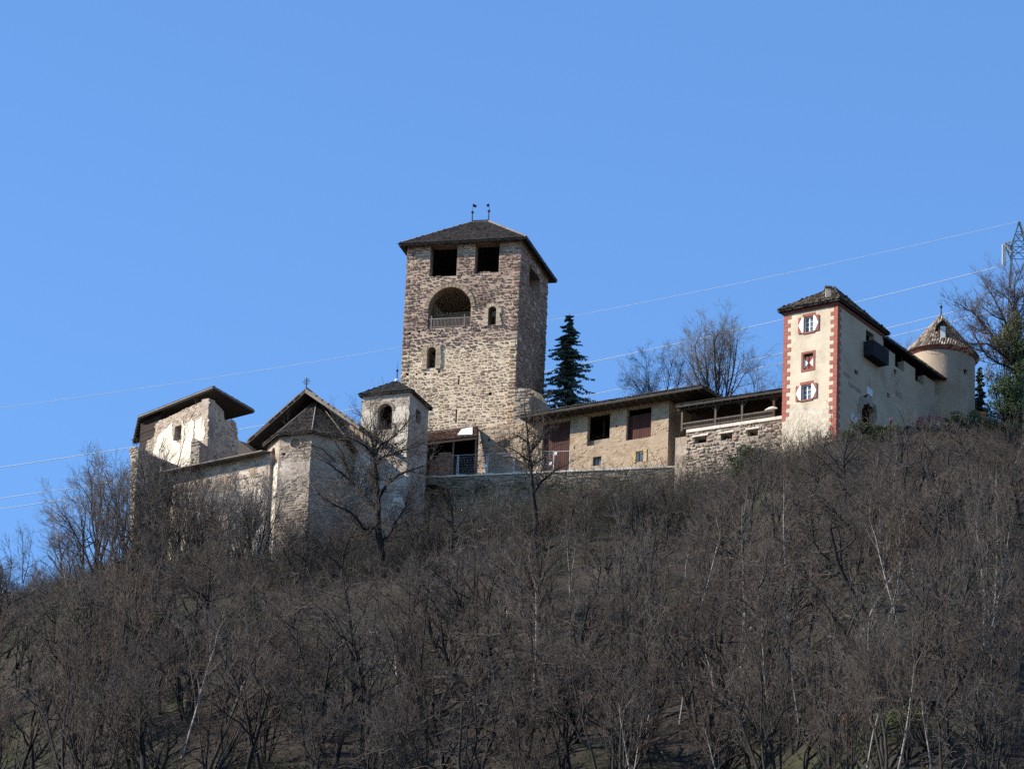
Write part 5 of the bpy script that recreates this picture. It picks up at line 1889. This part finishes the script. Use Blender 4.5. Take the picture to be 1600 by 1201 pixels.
def skeleton_tree(name, label, base, depth, limbs, bark, twig_mat, per_m=3.0, twl=1.2, seed=1, tw=.014, cat='tree'):
    """tree whose main limbs follow measured lines; limbs: ([(px, py, depth shift)], start radius, end radius)"""
    g = np.random.default_rng(seed)
    T, C = [], []
    root = thing(name, label, cat, base)
    B = np.array(base)
    def twigs(p, d, L, r, lvl):
        n = (5, 3, 2)[lvl]
        pts = []
        for i in range(n):
            d = unit(d + g.normal(0, .2, 3) + UP * .1)
            q = p + d * L / n
            C.append((*p, *q, max(r * (1 - .7 * i / n), .008), max(r * (1 - .7 * (i + 1) / n), .006)))
            pts.append((q, d))
            p = q
        if lvl < 2:
            for _ in range(7 if lvl == 0 else 3):
                q, dd = pts[g.integers(0, len(pts))]
                w = unit(np.cross(dd, g.normal(0, 1, 3)))
                a = g.uniform(.35, .95)
                twigs(q, unit(dd * math.cos(a) + w * math.sin(a)), L * g.uniform(.35, .65), r * .6, lvl + 1)
    for k, (pts, r0, r1) in enumerate(limbs):
        P = [np.array(at(px, py, depth + dy)) - B for px, py, dy in pts]
        if k == 0:
            P[0] = np.array([0, 0, -.5])
        Q = [P[0]]
        for a, b_ in zip(P, P[1:]):
            m = max(2, int(np.linalg.norm(b_ - a) / .45))
            for t in range(1, m + 1):
                Q.append(a + (b_ - a) * t / m + (g.normal(0, .035, 3) if t < m else 0))
        n = len(Q) - 1
        for t in range(n):
            ra, rb = r0 + (r1 - r0) * t / n, r0 + (r1 - r0) * (t + 1) / n
            T.append((*Q[t], *Q[t + 1], ra, rb))
            if k == 0 and t < n * .55:
                continue
            seg = Q[t + 1] - Q[t]
            for _ in range(g.poisson(per_m * np.linalg.norm(seg))):
                d = unit(seg)
                w = unit(np.cross(d, g.normal(0, 1, 3)))
                a = g.uniform(.4, 1.1)
                if per_m > 0:
                    twigs(Q[t] + seg * g.uniform(0, 1), unit(d * math.cos(a) + w * math.sin(a)), twl * g.uniform(.5, 1.2), max(min(rb * .55, .045), tw * 1.3), 0)
        if per_m > 0:
            twigs(Q[-1], unit(Q[-1] - Q[-2]), twl, max(r1 * .8, tw), 0)
    part('trunk', tubes('trunk', T, 7, bark), root)
    if C:
        part('crown', tubes('crown', C, 3, twig_mat), root)
    PLANTED.append((base[0], base[1]))
    return root

b = ground_hit(598, 905)
skeleton_tree('bare_tree', 'large dark bare tree with forking limbs before chapel and bell tower', b, b.y, [
    ([(598, 905, 0), (595, 860, 0), (591, 815, 0), (590, 775, 0), (588, 740, 0), (585, 716, 0)], .34, .15),
    ([(585, 716, 0), (576, 702, -.3), (560, 690, -.6), (542, 682, -.8), (524, 676, -.6)], .12, .035),
    ([(586, 722, 0), (600, 713, .4), (620, 706, .6), (640, 701, .9), (664, 690, 1.2)], .10, .03),
    ([(585, 716, 0), (592, 699, .2), (605, 689, .5), (620, 678, .2), (632, 665, 0)], .10, .03),
    ([(585, 716, 0), (583, 695, -.2), (578, 675, -.5), (580, 655, -.4)], .09, .03),
    ([(591, 778, 0), (605, 756, -.8), (622, 742, -1.2), (640, 735, -1.5), (662, 727, -1.5)], .15, .04),
    ([(591, 800, 0), (575, 780, .5), (560, 763, .9), (548, 752, 1.2), (533, 738, 1.2), (508, 722, 1.0)], .17, .04),
    ([(548, 752, 1.2), (545, 735, 1.4), (538, 715, 1.2), (530, 700, 1.0)], .07, .03),
    ([(592, 822, 0), (568, 826, -.8), (556, 808, -1.2), (541, 796, -1.6), (515, 784, -1.8), (496, 770, -1.8)], .14, .035),
    ([(524, 722, 1), (505, 702, .8), (486, 696, .5)], .06, .025),
    ([(594, 850, 0), (612, 830, .6), (628, 800, .9), (640, 775, 1.0)], .10, .03)], 'bark_dark', 'twig', 4.2, 2.1, 11, tw=.017)
b = ground_hit(840, 866)
skeleton_tree('bare_tree', 'tall dark bare tree standing before the tan yard wall', b, b.y, [
    ([(840, 866, 0), (836, 800, 0), (830, 740, 0), (826, 700, 0), (822, 660, 0), (819, 636, 0)], .27, .04),
    ([(830, 738, 0), (815, 722, .5), (800, 714, .8), (784, 716, 1.0)], .09, .03),
    ([(825, 692, 0), (810, 681, -.5), (797, 684, -.8), (785, 690, -.8)], .07, .025),
    ([(833, 772, 0), (846, 752, -.6), (862, 738, -1), (882, 728, -1.2)], .12, .03),
    ([(827, 707, 0), (840, 694, .6), (848, 680, .8), (850, 664, .8)], .07, .025),
    ([(823, 674, 0), (836, 662, -.3), (842, 648, -.5)], .05, .02),
    ([(828, 722, 0), (806, 704, -.8), (794, 700, -1.2)], .06, .025),
    ([(829, 730, 0), (846, 718, .5), (858, 706, .9)], .06, .025)], 'bark_dark', 'twig', 4.0, 1.6, 12, tw=.016)
b = ground_hit(850, 1090)
skeleton_tree('dead_tree', 'pale dead tree with broken forking limbs low on the slope', b, b.y - .4, [
    ([(850, 1092, 0), (848, 1066, 0), (844, 1036, 0)], .09, .07),
    ([(844, 1036, 0), (835, 1021, -.2), (835, 1005, -.3), (831, 992, -.2), (827, 980, -.2)], .065, .03),
    ([(835, 1021, -.2), (824, 1020, -.4), (817, 1024, -.5)], .045, .025),
    ([(844, 1036, 0), (848, 1026, .3), (858, 1020, .5)], .055, .03),
    ([(848, 1068, 0), (839, 1060, -.3), (832, 1049, -.4)], .045, .025)], 'bark_birch', 'twig', 0, .5, 13)
b = stand(1592, 620, 364)
skeleton_tree('bare_tree', 'big spreading bare tree right of the round tower, limbs reaching left', b, 364, [
    ([(1592, 640, 0), (1592, 610, 0), (1592, 590, 0)], .34, .26),
    ([(1592, 592, 0), (1574, 552, .5), (1553, 527, .8), (1540, 511, 1.0), (1524, 492, 1.0), (1502, 477, .8)], .16, .035),
    ([(1580, 565, .3), (1567, 553, -.5), (1543, 537, -1), (1511, 537, -1.3), (1496, 530, -1.3)], .12, .03),
    ([(1590, 585, 0), (1576, 573, -.5), (1561, 568, -1.2), (1543, 557, -1.6), (1533, 542, -1.7), (1520, 520, -1.7)], .11, .03),
    ([(1590, 580, 0), (1585, 540, -.4), (1570, 500, -.8), (1553, 466, -.8), (1541, 446, -.8)], .15, .03),
    ([(1590, 560, 0), (1590, 500, .3), (1576, 468, .5), (1553, 452, .5)], .12, .03),
    ([(1592, 590, 0), (1588, 540, .6), (1584, 480, .8), (1586, 436, .8)], .15, .03),
    ([(1592, 590, 0), (1604, 540, 0), (1612, 490, 0), (1616, 450, 0)], .15, .03),
    ([(1553, 527, .8), (1535, 520, .6), (1514, 508, .4)], .06, .03),
    ([(1570, 500, -.8), (1550, 492, -1), (1532, 478, -1)], .06, .03)], 'bark', 'twig_red', 5.5, 1.5, 14)

# wood on the slope -------------------------------------------------------------
LIM = [(-100, 850), (0, 835), (60, 850), (120, 790), (170, 760), (230, 770), (420, 850), (470, 868), (640, 815), (760, 775), (900, 765), (1000, 760), (1090, 742), (1150, 715), (1220, 690),
       (1300, 668), (1400, 668), (1500, 660), (1600, 640), (1700, 600)]
FORM = {('wood', 0): 'single-trunked', ('wood', 1): 'twin-stemmed', ('wood', 2): 'triple-stemmed', ('wood', 3): 'wide-crowned', ('wood', 4): 'two-stemmed spreading',
        ('thicket', 0): 'many-stemmed grey', ('thicket', 1): 'many-stemmed brown', ('thicket', 2): 'many-stemmed reddish', ('slim', 0): 'slim dark', ('slim', 1): 'slim two-stemmed', ('slim', 2): 'slim three-stemmed', ('broad', 0): 'heavy-limbed dark', ('broad', 1): 'tall dark'}
def where(px, py):
    a = ('at far left', 'below the ruin', 'below the chapel', 'below the bell tower', 'below the great tower', 'below the barn', 'below the gallery', 'below the cream tower', 'below the round tower', 'at the far right')[
        int(np.searchsorted([110, 330, 520, 680, 850, 1050, 1200, 1380, 1530], px))]
    top = float(np.interp(px, [q[0] for q in LIM], [q[1] for q in LIM])) + 60
    k = (py - top) / (1200 - top)
    return ('near the top of the slope' if k < .3 else 'in mid slope' if k < .68 else 'on the lower slope' if k < 1 else 'rising over the lower picture edge') + ' ' + a
wood_n = birch_n = 0
x = -54.0
while x < 60:
    y = 276.0
    while y < 380:
        xx, yy = x + rng.uniform(-1.5, 1.5), y + rng.uniform(-1.4, 1.4)
        ye = float(np.interp(xx, _ex, _ey))
        y += 3.55
        if yy > ye - 1.6:
            continue
        zz = float(terrain(xx, yy))
        px, py = project((xx, yy, zz))
        if not (-70 < px < 1670) or py > 1300:
            continue
        if any((xx - a) ** 2 + (yy - c) ** 2 < 2.0 for a, c in PLANTED):
            continue
        base = Vector((xx, yy, zz))
        lim = float(np.interp(px, [q[0] for q in LIM], [q[1] for q in LIM])) + rng.uniform(0, 45)
        H = min(rng.uniform(8.5, 14.5), height_for(base, lim) - zz)
        if H < 2.2:
            continue
        tilt = (rng.uniform(-.12, .12), rng.uniform(-.36, .12) if rng.random() < .86 else rng.choice((-.7, -.55, .4)))
        if rng.random() < (.20 if px > 980 else .08):
            birch_n += 1
            plant(('birch', rng.randrange(3)), base, H, 'birch_tree', 'pale-stemmed birch ' + where(px, py), group='birches on the slope', tilt=(tilt[0], tilt[1] * .6))
        else:
            wood_n += 1
            k = rng.random()
            top_ = float(np.interp(px, [q[0] for q in LIM], [q[1] for q in LIM])) + 60
            if (py - top_) / (1200 - top_) < .62 and k < .8:
                key = ('slim', rng.randrange(3))
            elif k < .25:
                key = ('slim', rng.randrange(3))
            else:
                key = ('wood', rng.randrange(5)) if k < .62 else ('thicket', rng.randrange(3)) if k < .84 else ('broad', rng.randrange(2))
            plant(key, base, H, 'bare_tree', ('leaning ' if tilt[1] < -.24 else '') + FORM[key] + ' bare tree ' + where(px, py), group='bare trees of the slope wood', tilt=tilt, width=rng.uniform(.8, 1.1))
    x += 3.55
print('wood', wood_n, 'birch', birch_n)

# brushwood and scrub, one mass nobody could count --------------------------------
def brushwood(n=2500, seed=5):
    g = np.random.default_rng(seed)
    segs, cols = [], []
    tries = 0
    made = 0
    while made < n and tries < n * 6:
        tries += 1
        xx = g.uniform(-52, 58)
        yy = float(np.interp(xx, _ex, _ey)) - g.uniform(-1.5, 7) if g.random() < .45 else g.uniform(276, 380)
        ye = float(np.interp(xx, _ex, _ey))
        if yy > ye + 1.5:
            continue
        zz = float(terrain(xx, yy))
        px, py = project((xx, yy, zz))
        if not (-60 < px < 1660) or py > 1290:
            continue
        made += 1
        near = ye - yy
        h = g.uniform(1.6, 4.4) if near < 7 and 430 < px < 1240 else g.uniform(.4, 1.0) if near < 6 and px > 1290 else g.uniform(.8, 2.2)
        drift = math.sin(xx * .21 + 1.7 * math.sin(yy * .13)) + math.sin(yy * .33 - xx * .09)
        k = g.choice(6, p=[.20, .12, .30, .10, .24, .04] if drift > .7 else [.30, .42, .08, .04, .04, .12] if drift < -.5 else [.30, .22, .14, .24, .06, .04])
        col = np.array([(.070, .057, .047), (.088, .080, .073), (.092, .066, .050), (.062, .066, .034), (.125, .088, .064), (.12, .11, .10)][k]) * g.uniform(.75, 1.25)
        ns = g.integers(6, 11)
        for s in range(ns):
            a, sp = g.uniform(0, 6.28), g.uniform(.1, .7)
            d = unit(np.array([math.cos(a) * sp - .12, math.sin(a) * sp, 1.0]))
            p = np.array([xx + g.normal(0, .3), yy + g.normal(0, .3), zz - .1])
            L = h * g.uniform(.6, 1.1)
            r = g.uniform(.012, .024)
            for i in range(3):
                d = unit(d + g.normal(0, .18, 3))
                q = p + d * L / 3
                segs.append((*p, *q, r * (1 - .28 * i), r * (1 - .28 * (i + 1))))
                cols.append(col)
                for t in range(2):
                    e = unit(d + g.normal(0, .55, 3))
                    w = q + e * L * g.uniform(.14, .34)
                    segs.append((*q, *w, .011, .006))
                    cols.append(col)
                p = q
    o = bpy.data.objects.new('brushwood', tubes('brushwood', segs, 3, 'brush', cols))
    COL.objects.link(o)
    tag(o, 'dry brushwood and scrub covering the ground between the trees', 'brushwood', None, 'stuff')
brushwood()

def litter(n=34000, seed=6):
    """fallen leaves and low green tufts on the slope"""
    g = np.random.default_rng(seed)
    xx, yy = g.uniform(-52, 58, n), g.uniform(280, 376, n)
    keep = yy < np.interp(xx, _ex, _ey) + 2
    xx, yy = xx[keep], yy[keep]
    zz = terrain(xx, yy) + g.uniform(.03, .2, len(xx))
    c = np.stack([xx, yy, zz], -1)
    m = len(c)
    a = g.normal(0, 1, (m, 3)); a /= np.linalg.norm(a, axis=1, keepdims=True)
    b_ = np.cross(a, g.normal(0, 1, (m, 3))); b_ /= np.linalg.norm(b_, axis=1, keepdims=True)
    s = g.uniform(.05, .16, (m, 1))
    V = np.stack([c - a * s, c + b_ * s * .6, c + a * s, c - b_ * s * .6], 1).reshape(-1, 3)
    pal = np.array([(.085, .052, .034), (.06, .042, .03), (.12, .082, .056), (.04, .047, .02)])
    cl = pal[g.integers(0, 4, m)] * g.uniform(.7, 1.3, (m, 1))
    o = bpy.data.objects.new('leaf_litter', raw_mesh('leaf_litter', V, np.arange(4 * m).reshape(m, 4), 'brush', np.repeat(cl, 4, 0)))
    COL.objects.link(o)
    tag(o, 'fallen brown leaves lying on the slope under the trees', 'leaf litter', None, 'stuff')
litter()

# spruce -------------------------------------------------------------------------
def spruce(base, H, R0, label, name='spruce_tree', seed=3, mat_='needle', dens=1.0):
    g = np.random.default_rng(seed)
    root = thing(name, label, 'tree', base)
    part('trunk', tubes('trunk', [(0, 0, -.3, 0, 0, H * .5, .2, .12), (0, 0, H * .5, 0, 0, H, .12, .015)], 8, 'bark_dark'), root)
    br, V = [], []
    z = H * .06
    while z < H * .985:
        f = 1 - z / H
        L = min(R0 * ((H - z) / 8.5) ** .8, R0 * 1.4) + .12
        for k in range(int(6 * dens)):
            a = g.uniform(0, 6.28)
            l = L * g.uniform(.42, 1.15)
            d = np.array([math.cos(a), math.sin(a), g.uniform(-.15, .12)])
            p = np.array([0, 0, z + g.uniform(-.12, .12)])
            n = 5
            for i in range(n):
                t = i / n
                d2 = unit(d + UP * (-.34 * math.sin(t * 3.0) + .42 * max(0, t - .55)))
                q = p + d2 * l / n
                br.append((*p, *q, .035 * (1 - t) + .008, .035 * (1 - t - .2) + .008))
                w = unit(np.cross(d2, UP))
                for j in range(7):
                    o = p + (q - p) * g.uniform(0, 1)
                    for sgn in (-1, 1):
                        e = unit(w * sgn * g.uniform(.5, 1) + d2 * g.uniform(.2, .8) - UP * g.uniform(.1, .75))
                        ln = (.14 + .34 * l / (R0 + .01)) * g.uniform(.6, 1.25) * (1.1 - .5 * t)
                        nn = unit(np.cross(e, g.normal(0, 1, 3))) * .062
                        V += [o, o + e * ln * .5 + nn, o + e * ln, o + e * ln * .5 - nn]
                p = q
        z += .40 if H - z > 4 else .28
    part('branches', tubes('branches', br, 3, 'bark_dark'), root)
    V = np.array(V)
    part('crown', raw_mesh('crown', V, np.arange(len(V)).reshape(-1, 4), mat_), root)
    return root
b = stand(886, 600, 381)
spruce(b, to_top(b, 490), 3.1, 'dark green spruce standing between the great tower and the barn roof', dens=1.5)
b = stand(1531, 600, 373)
spruce(b, to_top(b, 572), 1.1, 'small dark conifer tucked against the shaded side of the round tower', 'small_conifer', 5)

# evergreen and ivied growth -------------------------------------------------------
def shrub(name, label, cat, spots, depth, n, size, material, seed, stems=True, group=None, wobble=.5):
    """spots: picture ellipses (px, py, rx, ry) at a depth"""
    blobs = []
    g = random.Random(seed)
    for px, py, rx, ry in spots:
        p = at(px, py, depth)
        k = .0518
        for _ in range(4):
            blobs.append((p.x + g.uniform(-.4, .4) * rx * k, p.y + g.uniform(-.5, .5) * rx * k, p.z + g.uniform(-.4, .4) * ry * k, rx * k * g.uniform(.45, .8), rx * k * g.uniform(.4, .7), ry * k * g.uniform(.45, .8)))
    base = Vector((sum(q[0] for q in blobs) / len(blobs), sum(q[1] for q in blobs) / len(blobs), 0))
    base.z = float(terrain(base.x, base.y))
    rel = [(q[0] - base.x, q[1] - base.y, q[2] - base.z, *q[3:]) for q in blobs]
    root = thing(name, label, cat, base, group)
    part('foliage', leaf_cloud('foliage', rel, n, size, material, seed), root)
    sg = []
    for q in rel:
        m = (q[0] * .5, q[1] * .5, q[2] * .5)
        sg += [(0, 0, -.3, *m, .05, .035), (*m, q[0], q[1], q[2], .035, .012)]
    part('stem', tubes('stem', sg, 5, 'bark_dark'), root)
    return root
shrub('ivy_mass', 'dark green ivy hanging over the gallery wall by the cream tower', 'ivy', [(1150, 722, 16, 16), (1168, 708, 18, 14), (1190, 708, 16, 14), (1142, 742, 12, 12), (1205, 720, 12, 16), (1160, 742, 18, 14), (1185, 735, 18, 16), (1172, 726, 20, 16)], 353.6, 5200, .12, 'evergreen', 1)
shrub('evergreen_tree', 'dense dark evergreen at the picture edge below the big bare tree', 'tree', [(1575, 612, 34, 26), (1602, 585, 26, 40), (1556, 642, 26, 22), (1592, 545, 22, 24), (1588, 650, 30, 20), (1550, 615, 16, 18), (1600, 630, 30, 30), (1566, 590, 20, 20)], 362.0, 16000, .085, 'evergreen', 2)
shrub('olive_tree', 'yellowish green leafy tree crown high at the picture edge', 'tree', [(1565, 530, 20, 18), (1585, 505, 20, 18), (1598, 552, 18, 26), (1548, 590, 18, 22), (1580, 530, 26, 30)], 362.5, 5200, .08, 'olive', 3)
shrub('hedge', 'low green hedge on the bank before the gate', 'hedge', [(1325, 680, 16, 10), (1340, 672, 18, 11), (1360, 670, 18, 11), (1382, 671, 18, 10), (1402, 670, 14, 10), (1350, 682, 22, 10), (1380, 682, 22, 10)], 350.2, 6500, .09, 'ivy', 4)
shrub('round_shrub', 'rounded olive green shrub beside the round tower foot', 'shrub', [(1497, 652, 14, 11), (1482, 656, 12, 10), (1526, 648, 14, 14), (1510, 660, 18, 10), (1480, 668, 20, 9), (1540, 658, 18, 12), (1556, 664, 18, 12), (1574, 668, 18, 12)], 355.0, 5200, .09, 'olive', 5)
shrub('flowering_shrub', 'pink flowering shrub at the foot of the round tower', 'shrub', [(1430, 660, 9, 6), (1440, 655, 9, 6), (1452, 655, 9, 6), (1464, 653, 8, 6), (1446, 663, 12, 5)], 354.0, 1500, .07, 'pink', 6)
shrub('flowering_shrub', 'tiny pink flowering shrub beside the gate hedge', 'shrub', [(1392, 657, 4, 4)], 352.5, 260, .07, 'pink', 7)
b = ground_hit(95, 925)
rt_ = plant(('wood', 0), b, to_top(b, 782), 'russet_tree', 'small tree keeping russet dry leaves against the sky at far left', rz=1.3, width=.8)
part('dry_leaves', leaf_cloud('dry_leaves', [(rng.uniform(-2.2, 2.2), rng.uniform(-2.2, 2.2), rng.uniform(4.5, 9.6), .9, .9, .7) for _ in range(16)], 900, .10, 'dry_leaf', 8), rt_)
for i, (px, py, rx, ry, m, lab) in enumerate([(1000, 712, 0, 0, None, None)] * 0 + [
        (395, 985, 22, 26, 'ivy', 'dull green ivied bush in the wood below the chapel'), (1418, 1130, 26, 18, 'ivy', 'bright green bush low on the slope, lower right'),
        (1325, 1128, 12, 12, 'dry_leaf', 'bush of rust brown leaves low on the slope'), (1225, 905, 12, 12, 'dry_leaf', 'bush of rust brown leaves in mid slope below the cream tower'),
        (1070, 955, 14, 10, 'dry_leaf', 'patch bush of brown leaves in mid slope below the barn'), (650, 1065, 20, 20, 'dry_leaf', 'brown leaved bush in the lower wood left of the dead tree'),
        (1110, 778, 14, 10, 'evergreen', 'dark green bush below the end of the terrace wall'), (980, 1145, 26, 12, 'olive', 'olive green bush near the lower edge'),
        (690, 890, 30, 10, 'ivy', 'low green growth on the bank below the terrace arch')]):
    p = ground_hit(px, py)
    shrub('bush', lab, 'bush', [(px, py - ry * .6, rx, ry), (px + rx * .5, py - ry * .3, rx * .7, ry * .7), (px - rx * .5, py - ry * .3, rx * .7, ry * .7)], p.y - (.3 if py < 800 or px == 690 else 5.0), int(14 * rx * ry * .12 + 260) if m == 'dry_leaf' else int(60 + rx * ry * 2.2), .10, m, 20 + i)

def creeper():
    g = random.Random(77)
    base = TF.w(TF.len * .5, TZ - 3)
    root = thing('creeper', 'dry brown-green creeper hanging over the terrace wall', 'creeper', base)
    for m, n, seed in (('olive', 2600, 1), ('evergreen', 1500, 2), ('dry_leaf', 700, 3)):
        bl = []
        for _ in range(34):
            u, dz = g.uniform(2.0, TF.len - .5), abs(g.gauss(0, 1.0)) + .25
            p = TF.w(u, TZ - dz - .6, .12) - base
            bl.append((p.x, p.y, p.z, g.uniform(.3, 1.2), .16, g.uniform(.25, .9)))
        part('foliage', leaf_cloud('foliage', bl, n, .085, m, seed), root)
creeper()

def ivied_trunk(px, py0, py1, label, seed):
    b = ground_hit(px, py0)
    H = to_top(b, py1)
    root = thing('ivied_tree', label, 'tree', b)
    tr, cr, h0 = SPECIES[('wood', seed % 2 * 3)]
    sub = part('trunk', tr, root); sub.scale = (H / h0 * .8,) * 2 + (H / h0 * 1.25,)
    sub = part('crown', cr, root); sub.scale = (H / h0 * .8,) * 2 + (H / h0 * 1.25,)
    blobs = [(.1 * math.sin(k), .1 * math.cos(k * 2), H * (.2 + .068 * k), .28, .28, .5) for k in range(11)]
    part('ivy', leaf_cloud('ivy', blobs, 1300, .09, 'ivy', seed), root)
ivied_trunk(72, 1120, 925, 'tree with ivy-wrapped trunk at far left, nearer the picture edge', 50)
ivied_trunk(105, 1115, 890, 'tree with ivy-wrapped trunk right beside the other ivied tree', 51)

# terracotta pot on the bank by the round tower
p = at(1535, 651, 357.0)
prof = [(.20, 0), (.22, .05), (.30, .45), (.36, .5), (.36, .6), (.30, .6), (.28, .5)]
mb = MB()
rings = [[Vector((p.x + a * math.cos(k * math.pi / 6), p.y + a * math.sin(k * math.pi / 6), p.z - .3 + h)) for k in range(12)] for a, h in prof]
for a, b2 in zip(rings, rings[1:]):
    for k in range(12):
        mb.poly([a[k], b2[k], b2[(k + 1) % 12], a[(k + 1) % 12]])
mb.poly(rings[0])
M['terracotta'] = mat('terracotta', (.34, .11, .06), (.42, .16, .09), 4)
pot = tag(mb.weld().build('flower_pot', 'terracotta', None, True), 'red terracotta pot on the bank right of the round tower', 'pot', None, 'thing')
